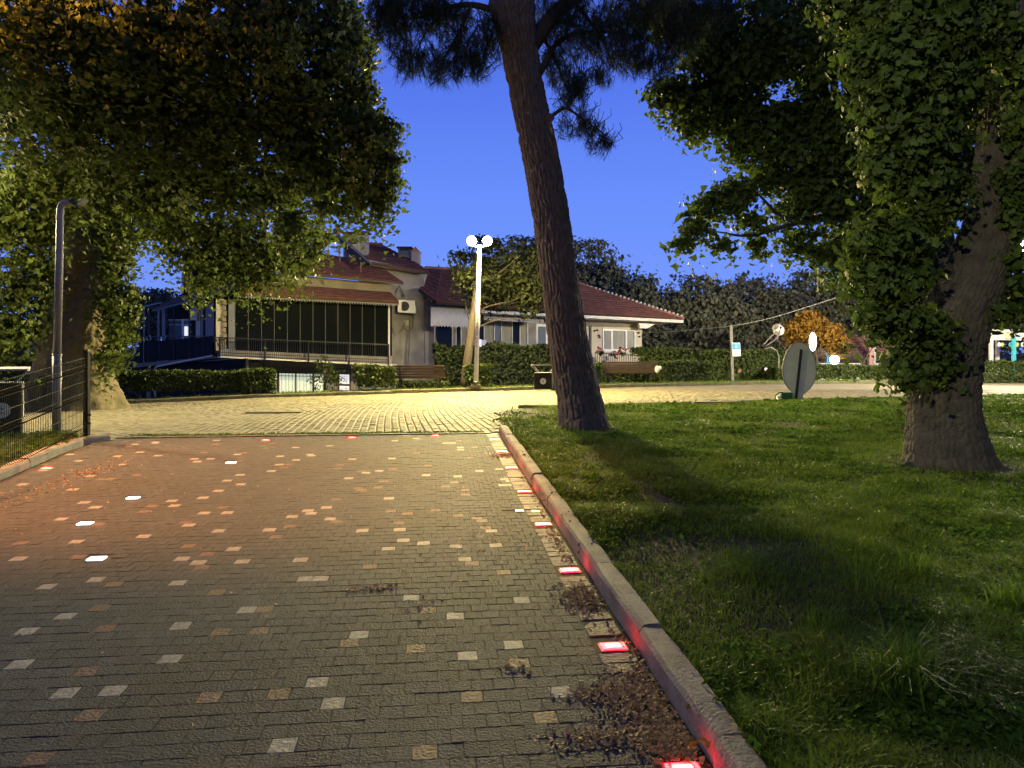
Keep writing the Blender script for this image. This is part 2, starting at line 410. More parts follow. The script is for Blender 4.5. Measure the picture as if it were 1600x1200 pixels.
# ================================================================== SETTING
def lawn_far(X): return np.interp(X, [-.2, 0, 1.2, 2.9, 14.2, 60], [14.8, 15.9, 16.9, 17.5, 21.3, 36.7])
def lawn_near(X):
    X = np.asarray(X, float)
    return np.where(X >= 1.4, -4.0, np.clip((1.085 - X) / .1009, -4, 40))
def in_lawn(X, Y): return (X > -.2) & (Y > lawn_near(X)) & (Y < lawn_far(X))
def past_drop(X, Y):
    d = np.clip((np.asarray(Y) - Yfar(X) - 1.6) / 3.0, 0, 1); d = d * d * (3 - 2 * d)
    return d * np.interp(X, [-6, 0, 6], [1.5, .9, .5])
def bumps(X, Y): return (fbm(X * .55, Y * .55, 3) - .5) * .10 + (fbm(X * 2.5, Y * 2.5, 8) - .5) * .035
def grid_mesh(name, xs, ys, zf, material, kind='structure', mask=None):
    X, Y = np.meshgrid(xs, ys); Z = zf(X, Y); n = len(xs)
    i = np.arange(len(ys) - 1)[:, None] * n; j = np.arange(n - 1)[None]
    Fc = np.stack([i + j, i + j + 1, i + n + j + 1, i + n + j], -1).reshape(-1, 4)
    if mask is not None:
        c = np.stack([X.ravel(), Y.ravel()], 1)[Fc].mean(1); Fc = Fc[mask(c[:, 0], c[:, 1])]
    o = npobj(name, np.stack([X, Y, Z], -1).reshape(-1, 3), [Fc], [material], smooth=True); o['kind'] = kind; return o
def ax(a, b, s): return np.arange(a, b + s * .5, s)
xs = np.concatenate([[-400, -200, -100, -60], ax(-40, 45, 1.0), [60, 100, 200, 400]])
ys = np.concatenate([[-200, -60, -20], ax(-8, 11, 1.0), ax(11.4, 50, .8), [60, 80, 120, 200, 500]])
def ground_z(X, Y):
    yf = Yfar(X)
    return np.where(Y > yf + .3, g(X, Y) + .02, g(X, Y) - .09) - past_drop(X, Y)
grid_mesh('ground', xs, ys, ground_z, M['soil'])

# --- column grids between two curves
def column_grid(name, X, y0, y1, nv, zf, material, power=1.0):
    t = np.linspace(0, 1, nv) ** power
    Y = y0[None] + (y1 - y0)[None] * t[:, None]; XX = np.broadcast_to(X[None], Y.shape); n = len(X)
    i = np.arange(nv - 1)[:, None] * n; j = np.arange(n - 1)[None]
    Fc = np.stack([i + j, i + j + 1, i + n + j + 1, i + n + j], -1).reshape(-1, 4)
    o = npobj(name, np.stack([XX, Y, zf(XX, Y)], -1).reshape(-1, 3), [Fc], [material], smooth=True); o['kind'] = 'structure'; return o
lx = np.concatenate([np.linspace(-.2, 1.08, 14), np.linspace(1.4, 12, 108), np.linspace(12.5, 60, 50)])
def lawn_z(X, Y):
    edge = np.clip((Y - lawn_near(X)) * .1 / .25, 0, 1)
    return g(X, Y) + .085 + bumps(X, Y) * (.3 + .7 * edge) * np.clip((lawn_far(X) - Y) / .6, .2, 1)
lawn = column_grid('lawn', lx, np.maximum(lawn_near(lx), -4.0), lawn_far(lx), 150, lawn_z, M['lawn'])

# paved path
pb_u = np.linspace(-4.62, .97, 12); pb_v = np.linspace(-4, 11.42, 50)
U, Vv = np.meshgrid(pb_u, pb_v); PX, PY = uv2xy(U, Vv)
n_ = len(pb_u); i_ = np.arange(len(pb_v) - 1)[:, None] * n_; j_ = np.arange(n_ - 1)[None]
path = npobj('brick_path', np.stack([PX, PY, g(PX, PY) - .0030], -1).reshape(-1, 3),
             [np.stack([i_ + j_, i_ + j_ + 1, i_ + n_ + j_ + 1, i_ + n_ + j_], -1).reshape(-1, 4)], [M['sand']])
path['kind'] = 'structure'

def paver_block(cu, cv, w, l, zoff, tilt, ang=None, bev=.0017, dep=.03, frame=uv2xy):
    """rounded-top pavers, vectorised; returns V (n,12,3) and faces"""
    n = len(cu); hw = w / 2; hl = l / 2
    c = np.array([[-1, -1], [1, -1], [1, 1], [-1, 1]])
    out = []
    for ins, z in ((0, -dep), (0, -bev), (bev * 1.2, 0)):
        lu = c[None, :, 0] * (hw[:, None] - ins); lv = c[None, :, 1] * (hl[:, None] - ins)
        if ang is not None:
            ca = np.cos(ang)[:, None]; sa = np.sin(ang)[:, None]; lu, lv = lu * ca - lv * sa, lu * sa + lv * ca
        jit = (rng.random((n, 4, 2)) - .5) * .004 if ins else 0
        lu = lu + (jit[..., 0] if ins else 0); lv = lv + (jit[..., 1] if ins else 0)
        x, y = frame(cu[:, None] + lu, cv[:, None] + lv)
        zz = g(x, y) + z + zoff[:, None] + tilt[:, 0:1] * lu + tilt[:, 1:2] * lv
        out.append(np.stack([x, y, zz], -1))
    V = np.concatenate(out, 1)
    f = np.array([[8, 9, 10, 11], [4, 5, 9, 8], [5, 6, 10, 9], [6, 7, 11, 10], [7, 4, 8, 11], [0, 1, 5, 4], [1, 2, 6, 5], [2, 3, 7, 6], [3, 0, 4, 7]])
    Fc = (np.arange(n) * 12)[:, None, None] + f[None]
    return V, Fc.reshape(-1, 4)
def px2uv(px, py):
    Y = 1800.0 / (py - 520.0); X = (px - 800) / 1200.0 * Y; return xy2uv(X, Y)
PU, PVp = .0935, .1015
cu = []; cv = []; hw_ = []
vv = 1.95; row = 0
while vv < 11.36:
    off = (row % 2) * .5 * PU + (rng.random() - .5) * .02
    off = max(off, 0.0)
    if off > .018: cu.append(.757 - off / 2); cv.append(vv); hw_.append(off)
    u = .757 - PU / 2 - (off if off > .018 else 0)
    while u > -4.50:
        X, Y = uv2xy(u, vv)
        if X > -.80 * Y - 1.6: cu.append(u); cv.append(vv); hw_.append(PU)
        u -= PU
    vv += PVp; row += 1
cu = np.array(cu); cv = np.array(cv); hw_ = np.array(hw_); npv = len(cu)
colr = np.zeros(npv, int)
rr_ = rng.random(npv); far_ = cv > 4.9
colr[far_ & (rr_ < .020)] = 1; colr[far_ & (rr_ > .980)] = 2
white_px = [(58, 982), (36, 1035), (110, 1082), (176, 1079), (277, 975), (264, 1029), (280, 911), (110, 957), (75, 916), (150, 905), (390, 950),
            (488, 1072), (441, 1155), (525, 1108), (561, 995), (717, 966), (730, 1020), (804, 1004), (890, 1082), (654, 935), (371, 877), (477, 875),
            (484, 900), (498, 908), (665, 851), (612, 858), (223, 838), (125, 846), (346, 828), (427, 828), (823, 940), (276, 871), (652, 852), (485, 799), (325, 802), (90, 812), (355, 802)]
pink_px = [(148, 1047), (124, 1118), (331, 1094), (418, 1093), (655, 1170), (745, 1085), (647, 1008), (531, 1010), (395, 985), (342, 986), (333, 930),
           (183, 914), (418, 950), (145, 956), (318, 886), (655, 955), (50, 1187), (840, 1123), (157, 979), (578, 889), (780, 895), (330, 862), (20, 850), (290, 851), (738, 880), (797, 1036), (285, 815), (440, 838)]
for lst, c in ((white_px, 1), (pink_px, 2)):
    for p in lst:
        u_, v_ = px2uv(*p); colr[np.argmin((cu - u_) ** 2 + (cv - v_) ** 2)] = c
# the lights set in the paving replace pavers
white_lights = [px2uv(*p) for p in ((361, 723), (208, 778), (133, 818), (151, 873))]
green_lights = [px2uv(812, 798), px2uv(837, 799)]
red_border = [px2uv(680, 681), px2uv(550, 684), px2uv(415, 688)]
red_v = [xy for xy in (1203, 1010, 891, 819, 768, 731, 705, 686)]
keep = np.ones(npv, bool)
for (u_, v_) in white_lights + green_lights + red_border:
    keep &= ~((np.abs(cu - u_) < .105) & (np.abs(cv - v_) < .075))
cu = cu[keep]; cv = cv[keep]; colr = colr[keep]; hw_ = hw_[keep]; npv = len(cu)
cw0, cv0 = cu.copy(), cv.copy()
cv = cv0 + .028 * (fbm(cw0 * .9, cv0 * .5, 61) - .5) * np.clip((11.3 - cv0) * 3, 0, 1) + (rng.random(npv) - .5) * .0022
cu = cw0 + .020 * (fbm(cw0 * .4, cv0 * .9, 71) - .5) * np.clip((.7 - cw0) * 2, 0, 1) + (rng.random(npv) - .5) * .0016
w = hw_ - .0032 + (rng.random(npv) - .5) * .004; l = np.full(npv, PVp - .0026) + (rng.random(npv) - .5) * .004
zo = (rng.random(npv) - .5) * .0022 + .004 * (fbm(cu * .8, cv * .8, 4) - .3); tl = (rng.random((npv, 2)) - .5) * .022
PVv, PFf = paver_block(cu, cv, w, l, zo, tl)
dist = uv2xy(cu, cv)[1]
order = np.argsort(dist); near = order[:300]; rest = order[300:]
pm = [M['grey'], M['white'], M['pink']]
def tf(k):  # faces of one block
    return PFf[:9]
for k in near:
    c = PVv[k].mean(0)
    me = npmesh('paver', PVv[k] - c, [tf(k)], [pm[colr[k]]], rnd=np.full(9, rng.random()))
    o = bpy.data.objects.new('paver', me); link(o, path); o.location = c
Vr = PVv[rest].reshape(-1, 3); Fr = (np.arange(len(rest)) * 12)[:, None, None] + PFf[:9][None]
o = npobj('paver_field', Vr, [Fr.reshape(-1, 4)], pm, path, mi=np.repeat(colr[rest], 9), rnd=np.repeat(rng.random(len(rest)), 9)); o['kind'] = 'stuff'

# soldier course beside the kerb, with the red lights let into it
red_uv = [px2uv(962 + (y - 1010) * .578, y) for y in red_v]
sv = []; v_ = 1.9
while v_ < 11.36: sv.append(v_); v_ += .105
sv = np.array(sv)
for (_, rv) in red_uv:
    sv = sv[np.abs(sv - rv) > .082]
ns = len(sv); su = np.full(ns, .845)
SV, SF = paver_block(su, sv, np.full(ns, .165), np.full(ns, .097), (rng.random(ns) - .5) * .006, (rng.random((ns, 2)) - .5) * .04)
for k in range(ns):
    c = SV[k].mean(0); o = bpy.data.objects.new('edge_paver', npmesh('edge_paver', SV[k] - c, [SF[:9]], [M['edge']])); link(o, path); o.location = c
# border course at the street end
bu = np.arange(-4.4, .8, .205); nb = len(bu)
BV, BF = paver_block(bu, np.full(nb, 11.47), np.full(nb, .197), np.full(nb, .10), .012 + (rng.random(nb) - .5) * .006, (rng.random((nb, 2)) - .5) * .04)
for k in range(nb):
    c = BV[k].mean(0); o = bpy.data.objects.new('border_paver', npmesh('border_paver', BV[k] - c, [BF[:9]], [M['edge']])); link(o, path); o.location = c

def ground_light(u, v, w_, l_, lens, label, group, z=-.004):
    x, y = uv2xy(u, v); t = thing('paving_light', (x, y, gz(x, y) + z), label, 'paving light', group)
    t.rotation_euler.z = TH
    mb = MB(); mb.box((0, 0, -.022), (w_, l_, .05)); og = Vector((0, 0, 0))
    h = bpy.data.objects.new('housing', mb.mesh('housing', M['greyp'], og)); link(h, t)
    mb = MB(); mb.tube([(0, 0, .0032), (0, 0, .009)], [1, .9], 4, cap=True)
    mb = MB(); mb.box((0, 0, .006), (w_ * .86, l_ * .8, .006))
    le = bpy.data.objects.new('lens', mb.mesh('lens', lens, og)); link(le, t)
    if lens is M['redlens']:
        mb = MB(); mb.box((0, 0, .0105), (w_ * .5, l_ * .42, .004)); le2 = bpy.data.objects.new('bright_core', mb.mesh('bright_core', M['redcore'], og)); link(le2, le)
names_r = ['red glowing light in the kerb course cut by the bottom edge', 'large red glowing light in the kerb course just above the leaf pile', 'red light in the kerb course beside the upper leaf pile',
           'red light in the kerb course below the pair of green lights', 'red light in the kerb course above the pair of green lights', 'fifth red kerb light counted from the street border',
           'red kerb light third from the street border course', 'small red kerb light second from the street border', ]
for k, (u_, v_) in enumerate(red_uv):
    ground_light(.850, v_, .135, .10, M['redlens'], names_r[k], 'red lights along the right kerb')
for k, (u_, v_) in enumerate(red_border):
    ground_light(u_, v_ if v_ < 11.3 else 11.3, .11, .07, M['redlens'], ['red light at the street end of the path, straight below the lamp and bench', 'red light at the street end midway along the path border', 'red light at the left part of the path border near the moss'][k], 'red lights on the path border')
for k, (u_, v_) in enumerate(white_lights):
    ground_light(u_, v_, .115, .10, M['whitelens'], ['small white paving light farthest away, nearest the street', 'white paving light second from the street', 'white paving light third from the street, leftmost of the four', 'largest and nearest of the white paving lights'][k], 'white lights in the path paving')
for k, (u_, v_) in enumerate(green_lights):
    ground_light(u_, v_, .075, .075, M['greenlens'], ['small green light set in the grey paving away from the kerb', 'small green light at the seam of the kerb course'][k], 'pair of green paving lights')
ground_light(*px2uv(73, 732), .12, .09, M['redlens'], 'lone red paving light by the left kerb', 'red lights on the path border')

# street of setts
sxs = np.concatenate([ax(-45, -5.8, 1.2), ax(-5.4, -.3, .3), [-.21, -.2], ax(0, 45, .6)])
def street_near(X):
    X = np.asarray(X, float)
    a = (11.42 + X * SN) / CS; b = lawn_far(X) + .02
    a = np.where(X < -5.6, 10.2, a)
    return np.where(X < -.205, a, b)
street = column_grid('cobbled_street', sxs, street_near(sxs), Yfar(sxs) + .05, 30, lambda X, Y: g(X, Y) - .016, M['streetfar'])
PU2, PV2 = .125, .235
gu = []; gv = []; row = 0; u = -17.0
while u < 24:
    off = (row % 2) * .5 * PV2
    a = np.arange(10.3 + off, 34, PV2); gu.append(np.full(len(a), u)); gv.append(a); u += PU2; row += 1
gu = np.concatenate(gu) ; gv = np.concatenate(gv)
gu = gu + .25 * np.sin(gv * .25)
X, Y = uv2xy(gu, gv)
k_ = (Y > street_near(X) + .06) & (Y < Yfar(X) - .05) & (np.abs(X) < .76 * Y + 1.5) & (gv > np.where(X > -5.6, 11.6, 10.3)) & (Y < 27)
gu = gu[k_]; gv = gv[k_]; n2 = len(gu); X, Y = uv2xy(gu, gv)
kept = rng.random(n2) > .004; gu = gu[kept]; gv = gv[kept]; X = X[kept]; Y = Y[kept]; n2 = len(gu)
SVv, SFf = paver_block(gu, gv, np.full(n2, PU2 - .014) + (rng.random(n2) - .5) * .008, np.full(n2, PV2 - .014) + (rng.random(n2) - .5) * .01,
                       (rng.random(n2) - .5) * .010 + (fbm(X * .5, Y * .5, 6) - .5) * .03, (rng.random((n2, 2)) - .5) * .05, bev=.010)
vis = (np.abs(X) < .66 * Y); order = np.argsort(Y + (~vis) * 100); near = order[:290]; rest = order[290:]
for k in near:
    c = SVv[k].mean(0); o = bpy.data.objects.new('sett', npmesh('sett', SVv[k] - c, [SFf[:9]], [M['street']], rnd=np.full(9, rng.random()))); link(o, street); o.location = c
f5 = SFf[:5]; Fr = (np.arange(len(rest)) * 12)[:, None, None] + f5[None]
o = npobj('sett_field', SVv[rest].reshape(-1, 3), [Fr.reshape(-1, 4)], [M['street']], street, rnd=np.repeat(rng.random(len(rest)), 5)); o['kind'] = 'stuff'
# manhole-like drain in the street
mb = MB(); p = W(428, 643, 16.3); p.z = gz(p.x, p.y) + .01
mb.box(p, (1.15, .16, .03), .05); top('drain_cover', mb, M['kerbold'], 'long concrete drain slot in the sett street', 'drain')

# kerbs
def kerb_stone(parent, a, b, h, w_, mats, drop=.12, name='kerb_stone', inner=1):
    """a, b: ground points of the face line (x,y); stone lies to the side 'inner' of it"""
    a = Vector((a[0], a[1], gz(*a))); b = Vector((b[0], b[1], gz(*b))); d = (b - a); L_ = d.length; d.normalize()
    s = d.cross(Vector((0, 0, 1))).normalized() * inner
    prof = [(0, -drop), (0, h - .03), (.012, h - .008), (.03, h), (w_ - .01, h), (w_, h - .01), (w_, -drop)]
    n = 7; V = []; jit = [Vector(rng.normal(size=3) * .0025) for _ in prof]; ns_ = 5
    for q in range(ns_):
        t = q / (ns_ - 1); o_ = a.lerp(b, t); e = .008 if q in (0, ns_ - 1) else 0
        for k, (x, z) in enumerate(prof):
            V.append(o_ + s * (x + (e if x < w_ / 2 else -e) * .5) + Vector((0, 0, z - e * .6)) + Vector(rng.normal(size=3) * .0015))
    mb = MB(); mb.v = V
    for q in range(ns_ - 1):
        for k in range(n - 1):
            f = (q * n + k, (q + 1) * n + k, (q + 1) * n + k + 1, q * n + k + 1)
            mb.f.append(f if inner > 0 else f[::-1]); mb.m.append(0)
    mb.f.append(tuple(range(n)) if inner > 0 else tuple(reversed(range(n)))); mb.m.append(0)
    mb.f.append(tuple((ns_ - 1) * n + k for k in reversed(range(n)))); mb.m.append(0)
    c = sum(V, Vector()) / len(V)
    ob = bpy.data.objects.new(name, mb.mesh(name, mats, c)); link(ob, parent); ob.location = c
def structure_empty(name):
    o = bpy.data.objects.new(name, None); COL.objects.link(o); o['kind'] = 'structure'; ORG[o.name] = Vector(); return o
kr = structure_empty('kerb_path_right')
v_ = 11.42
while v_ > 1.2:
    v0 = v_ - .985; kk = (rng.random(2) - .5) * .012
    kerb_stone(kr, uv2xy(.952 + kk[0], v0 + .006), uv2xy(.952 + kk[1], v_ - .006), .125 + (rng.random() - .5) * .012, .115, M['kerb']); v_ = v0
kl = structure_empty('kerb_path_left')
lp = [(-3.6, .6), (-3.84, 1.6), (-4.07, 2.6), (-4.3, 3.6), (-4.52, 4.6), (-4.74, 5.6), (-4.95, 6.6), (-5.15, 7.6), (-5.36, 8.55), (-5.58, 9.5), (-5.74, 10.3)]
for a, b in zip(lp[:-1], lp[1:]):
    kerb_stone(kl, a, b, .10 + rng.random() * .02, .13, M['kerb'], inner=-1)
kerb_stone(kl, (-5.74, 10.32), (-5.62, 10.75), .09, .13, M['kerb'], inner=-1)
kf = structure_empty('kerb_street_far')
x = -19.0
while x < 36:
    x2 = x + .93
    kerb_stone(kf, (x + .01, float(Yfar(x)) + .01), (x2, float(Yfar(x2)) + .01), .10 + rng.random() * .03, .16, M['kerbold'], inner=-1); x = x2
kn = structure_empty('kerb_lawn_edge')
x = 1.9
while x < 34:
    x2 = x + .95
    kerb_stone(kn, (x + .01, float(lawn_far(x)) + .02), (x2, float(lawn_far(x2)) + .02), .11 + rng.random() * .02, .12, M['kerb'], inner=1); x = x2
# broken kerb and loose stones at the lawn corner
mb = MB()
for (px, py, Y, sx_, sy_, sz_, a) in ((845, 646, 16.1, .95, .16, .18, -.05), (812, 647, 15.9, .25, .2, .12, .4)):
    p = W(px, py, Y); p.z = gz(p.x, p.y) + sz_ / 2 - .03
    mb = MB(); mb.box(p, (sx_, sy_, sz_), a); o = mb.build('kerb_stone', M['kerbold'], kn, bevel=.02)
rub = MB()
for k in range(26):
    X = -.35 + rng.random() * .9; Y = 14.6 + rng.random() * 1.3; s = .02 + rng.random() * .05
    rub.ball((X, Y, gz(X, Y) + s * .3), s, 6, 4, sz=.6)
rub = rub.build('stone_rubble', M['kerb']); rub['kind'] = 'stuff'

# strip behind the left kerb
def strip_x(Y): return np.interp(Y, [p[1] for p in lp], [p[0] for p in lp]) - .12
ysn = np.linspace(.6, 10.5, 60); U = np.linspace(0, 1, 16); YY = np.repeat(ysn[:, None], 16, 1); XX = strip_x(YY) - U[None] * 1.6
i_ = np.arange(59)[:, None] * 16; j_ = np.arange(15)[None]
vg = npobj('grass_verge', np.stack([XX, YY, g(XX, YY) + .07 + (fbm(XX * 3, YY * 3, 2) - .5) * .05 - U[None] ** 2 * .06], -1).reshape(-1, 3),
           [np.stack([i_ + j_ + 1, i_ + j_, i_ + 16 + j_, i_ + 17 + j_], -1).reshape(-1, 4)], [M['lawn']], smooth=True); vg['kind'] = 'structure'

# ------------------------------------------------------------------ grass
oakX, oakY = 4.63, 8.2; pineX, pineY = 1.05, 11.6
def bare(X, Y):
    """0 where grass grows, 1 on bare soil"""
    b = np.clip((fbm(X * .7 + 3, Y * .7, 31, 4) - .64) * 6, 0, 1)
    b = np.maximum(b, np.clip(1.5 - np.hypot((X - oakX - .15) / .95, (Y - oakY) / .8), 0, 1))
    b = np.maximum(b, np.clip(1.5 - np.hypot((X - pineX - .1) / .75, (Y - pineY) / .9), 0, 1))
    b = np.maximum(b, np.clip(1.6 - np.hypot((X - .1) / .6, (Y - 14.8) / 1.8), 0, 1))
    for (px, py, r) in ((1150, 868, .16), (1040, 850, .14), (1400, 820, .3), (1560, 900, .25)):
        Yc = 1680 / (py - HY + 28); b = np.maximum(b, .50 * np.clip(1.3 - np.hypot(X - (px - 800) / 1200 * Yc, (Y - Yc) / 1.3) / r, 0, 1))
    return b
def blades(P, h, wd, bend, seg2=True):
    n = len(P); a = rng.random(n) * 2 * np.pi; d = np.stack([np.cos(a), np.sin(a), np.zeros(n)], 1); s = np.stack([-np.sin(a), np.cos(a), np.zeros(n)], 1)
    tw = rng.normal(size=n) * .6; s2 = s * np.cos(tw)[:, None] + d * np.sin(tw)[:, None]
    up = np.array([0, 0, 1.0])
    m = P + up * (h * .6)[:, None] + d * (bend * .35)[:, None]; t = P + up * (h * (1 - .25 * np.minimum(bend / h, 1.5)))[:, None] + d * bend[:, None]
    V = np.stack([P - s * wd[:, None], P + s * wd[:, None], m + s2 * (wd * .75)[:, None], m - s2 * (wd * .75)[:, None], t], 1)
    i = np.arange(n) * 5
    return V.reshape(-1, 3), [i[:, None] + np.array([[0, 1, 2, 3]]), i[:, None] + np.array([[3, 2, 4]])]
def scatter(n, y0, y1, pw=1.0):
    Y = y0 + (y1 - y0) * rng.random(n) ** pw; X = -.3 + (.80 * Y + 2.2) * rng.random(n)
    k = in_lawn(X, Y); X, Y = X[k], Y[k]
    k = rng.random(len(X)) > bare(X, Y) * .93; return X[k], Y[k]
def grow(name, sets, m, par=None):
    Vs = []; A = []; B = []; n0 = 0; r = []
    for (X, Y, h, wd, bend) in sets:
        V, (q, t) = blades(np.stack([X, Y, lawn_z(X, Y) - .006], 1), h, wd, bend)
        Vs.append(V); A.append(q + n0); B.append(t + n0); n0 += len(V)
    q = np.concatenate(A); t = np.concatenate(B)
    rn = vnoise(np.concatenate([s_[0] for s_ in sets]) * 1.3, np.concatenate([s_[1] for s_ in sets]) * 1.3, 5) * .6 + rng.random(len(q)) * .5
    o = npobj(name, np.concatenate(Vs), [q, t], [m], rnd=np.concatenate([rn, rn])); o['kind'] = 'stuff'; return o
sets = []
X, Y = scatter(190000, 2.3, 6.0, 1.3); lumpy = .25 + 2.2 * fbm(X * 2.2, Y * 2.2, 12) ** 1.6
h = (.022 + .065 * rng.random(len(X))) * lumpy; sets.append((X, Y, h, .0016 + .0016 * rng.random(len(X)), h * (.3 + 1.0 * rng.random(len(X)))))
X, Y = scatter(190000, 5.5, 11.5); lumpy = .25 + 2.2 * fbm(X * 2.2, Y * 2.2, 12) ** 1.6
h = (.025 + .055 * rng.random(len(X))) * lumpy; sets.append((X, Y, h, .0028 + .002 * rng.random(len(X)), h * (.3 + 1.0 * rng.random(len(X)))))
X, Y = scatter(145000, 11, 24); lumpy = .4 + 1.1 * fbm(X * 1.1, Y * 1.1, 12)
h = (.03 + .06 * rng.random(len(X))) * lumpy; sets.append((X, Y, h, .005 + .003 * rng.random(len(X)), h * (.3 + .9 * rng.random(len(X)))))
grow('lawn_grass', sets, M['grass'])
# clover and broad-leaved weeds in clumps
def weeds(name, C, per, spread, size, hmax, zf, m=None):
    C = np.asarray(C); k = rng.poisson(per, len(C)); ii = np.repeat(np.arange(len(C)), k); o = rng.normal(size=(len(ii), 2)) * spread
    X = C[ii, 0] + o[:, 0]; Y = C[ii, 1] + o[:, 1]; rad = np.hypot(o[:, 0], o[:, 1]) / spread
    Z = zf(X, Y) + .006 + hmax * rng.random(len(ii)) * np.exp(-rad * .6)
    Nn = np.stack([o[:, 0] / spread * .35, o[:, 1] / spread * .35, np.ones(len(ii))], 1) + rng.normal(size=(len(ii), 3)) * .4
    V, Fc, r = leaf_arrays(np.stack([X, Y, Z], 1), Nn, size * (.5 + rng.random(len(ii))) * np.clip(Y / 9, .8, 1.7), LEAF1, droop=0, fold=.2)
    ob = npobj(name, V, [Fc], [m or M['weed']], rnd=r); ob['kind'] = 'stuff'; return ob
X, Y = scatter(13000, 2.6, 22, 1.5); k = fbm(X * .9, Y * .9, 77) > .44
weeds('clover', np.stack([X[k], Y[k]], 1), 15, .085, .042, .07, lawn_z)
# dry blades on the bare patches
n = 90000; Y = 2.3 + 12 * rng.random(n) ** 1.3; X = -.3 + (.7 * Y + .6) * rng.random(n); k = in_lawn(X, Y) & (rng.random(n) < bare(X, Y)); X, Y = X[k], Y[k]
V, (q, t) = blades(np.stack([X, Y, lawn_z(X, Y) - .002], 1), .006 + .025 * rng.random(len(X)), .0015 + .0004 * Y, .03 * rng.random(len(X)))
o = npobj('dry_grass', V, [q, t], [M['dry']], rnd=rng.random(2 * len(X))); o['kind'] = 'stuff'
# tall tufts
rb_ = None
def tuft(name, label, px, Y, n, h0, h1, lean, wd, r=.05):
    X = (px - 800) / 1200 * Y; xx = X + rng.normal(size=n) * r; yy = Y + rng.normal(size=n) * r
    h = h0 + (h1 - h0) * rng.random(n); P = np.stack([xx, yy, lawn_z(xx, yy) - .01], 1)
    V, (q, t) = blades(P, h, np.full(n, wd) * (.6 + .8 * rng.random(n)), h * lean * (.3 + rng.random(n)))
    o = npobj(name, V - P.mean(0), [q, t], [M['grass']], rnd=np.tile(rng.random(n) * .5, 2)); o.location = P.mean(0); tag(o, label, 'grass tuft', 'tall grass tufts in the lawn')
tuft('grass_tuft', 'bright tall grass tuft arching widely, nearest the kerb bottom corner', 1410, 2.95, 210, .12, .34, 1.1, .0045, .05)
tuft('grass_tuft', 'sparse tall stems rising from the dark lawn patch', 1350, 4.1, 14, .18, .36, .7, .003, .04)
tuft('grass_tuft', 'upright grass tuft beyond the arching one, by the dark patch', 1290, 3.6, 110, .08, .20, .5, .003, .04)
tuft('grass_tuft', 'loose grass tuft at the edge of the frame under the oak', 1580, 3.9, 80, .08, .22, .7, .004, .04)
tuft('grass_tuft', 'wispy grass tuft between the dark patch and the oak', 1440, 4.4, 50, .12, .26, .9, .003, .05)
# left verge plants
n = 1500; Y = 6.2 + 4.3 * rng.random(n); X = strip_x(Y) - .05 - rng.random(n) * 1.1
weeds('verge_weeds', np.stack([X, Y], 1)[:700], 12, .07, .05, .14, lambda X, Y: g(X, Y) + .07)
V, (q, t) = blades(np.stack([X, Y, g(X, Y) + .06], 1).repeat(6, 0) + np.concatenate([rng.normal(size=(n * 6, 2)) * .06, np.zeros((n * 6, 1))], 1), .04 + .08 * rng.random(n * 6), np.full(n * 6, .003), .05 * rng.random(n * 6))
o = npobj('verge_grass', V, [q, t], [M['grass']], rnd=rng.random(n * 12)); o['kind'] = 'stuff'
# moss and grass along the far kerb and the joint of the street
Xa = rng.uniform(-18, 33, 26000); Ya = Yfar(Xa) + .18 + rng.random(26000) ** 1.5 * 1.3; k = np.abs(Xa) < .7 * Ya; Xa, Ya = Xa[k], Ya[k]
V, (q, t) = blades(np.stack([Xa, Ya, ground_z(Xa, Ya)], 1), .05 + .12 * rng.random(len(Xa)), np.full(len(Xa), .012), .06 * rng.random(len(Xa)))
o = npobj('kerb_grass', V, [q, t], [M['grass']], rnd=rng.random(2 * len(Xa))); o['kind'] = 'stuff'
Ub = rng.uniform(-4.4, .7, 2600); Vb = 11.50 + np.abs(rng.normal(size=2600)) * .12 ; X, Y = uv2xy(Ub, Vb)
weeds('joint_moss', np.stack([X, Y], 1), 2, .03, .02, .012, lambda X, Y: g(X, Y))
# leaf litter
def litter(name, spots, label=None):
    P = []
    for (px, py, n, ru, rv) in spots:
        u0, v0 = px2uv(px, py); m = n; uu = u0 + rng.normal(size=m) * ru; vv = v0 + rng.normal(size=m) * rv
        k = (uu < .945); uu, vv = uu[k], vv[k]
        x, y = uv2xy(uu, vv); dd = np.exp(-((uu - u0) / ru) ** 2 - ((vv - v0) / rv) ** 2)
        P.append(np.stack([x, y, g(x, y) + .004 + .013 * dd * rng.random(len(x))], 1))
    P = np.concatenate(P); Nn = np.array([0, 0, 1.0]) + rng.normal(size=P.shape) * .38
    V, Fc, r = leaf_arrays(P, Nn, .008 + .022 * rng.random(len(P)) ** 1.5, LEAF1, droop=0, fold=.15)
    o = npobj(name, V, [Fc], [M['litter']], rnd=r); o['kind'] = 'stuff'
litter('leaf_litter', [(908, 935, 900, .06, .13), (1005, 1100, 1900, .09, .16), (1050, 1160, 1300, .06, .08), (960, 1150, 500, .12, .05), (935, 1085, 260, .10, .04), (790, 712, 500, .10, .12),
                       (570, 922, 70, .07, .03), (600, 918, 60, .05, .03), (780, 850, 90, .2, .25), (660, 945, 50, .05, .08), (1000, 1030, 300, .03, .18), (870, 850, 240, .03, .4), (830, 765, 200, .03, .7), (700, 870, 60, .3, .4),
                       (800, 1045, 50, .05, .03), (150, 735, 260, .12, .35), (60, 765, 260, .12, .5), (250, 760, 60, .8, .6), (450, 800, 60, 1., .9), (300, 1000, 40, 1., .8)])

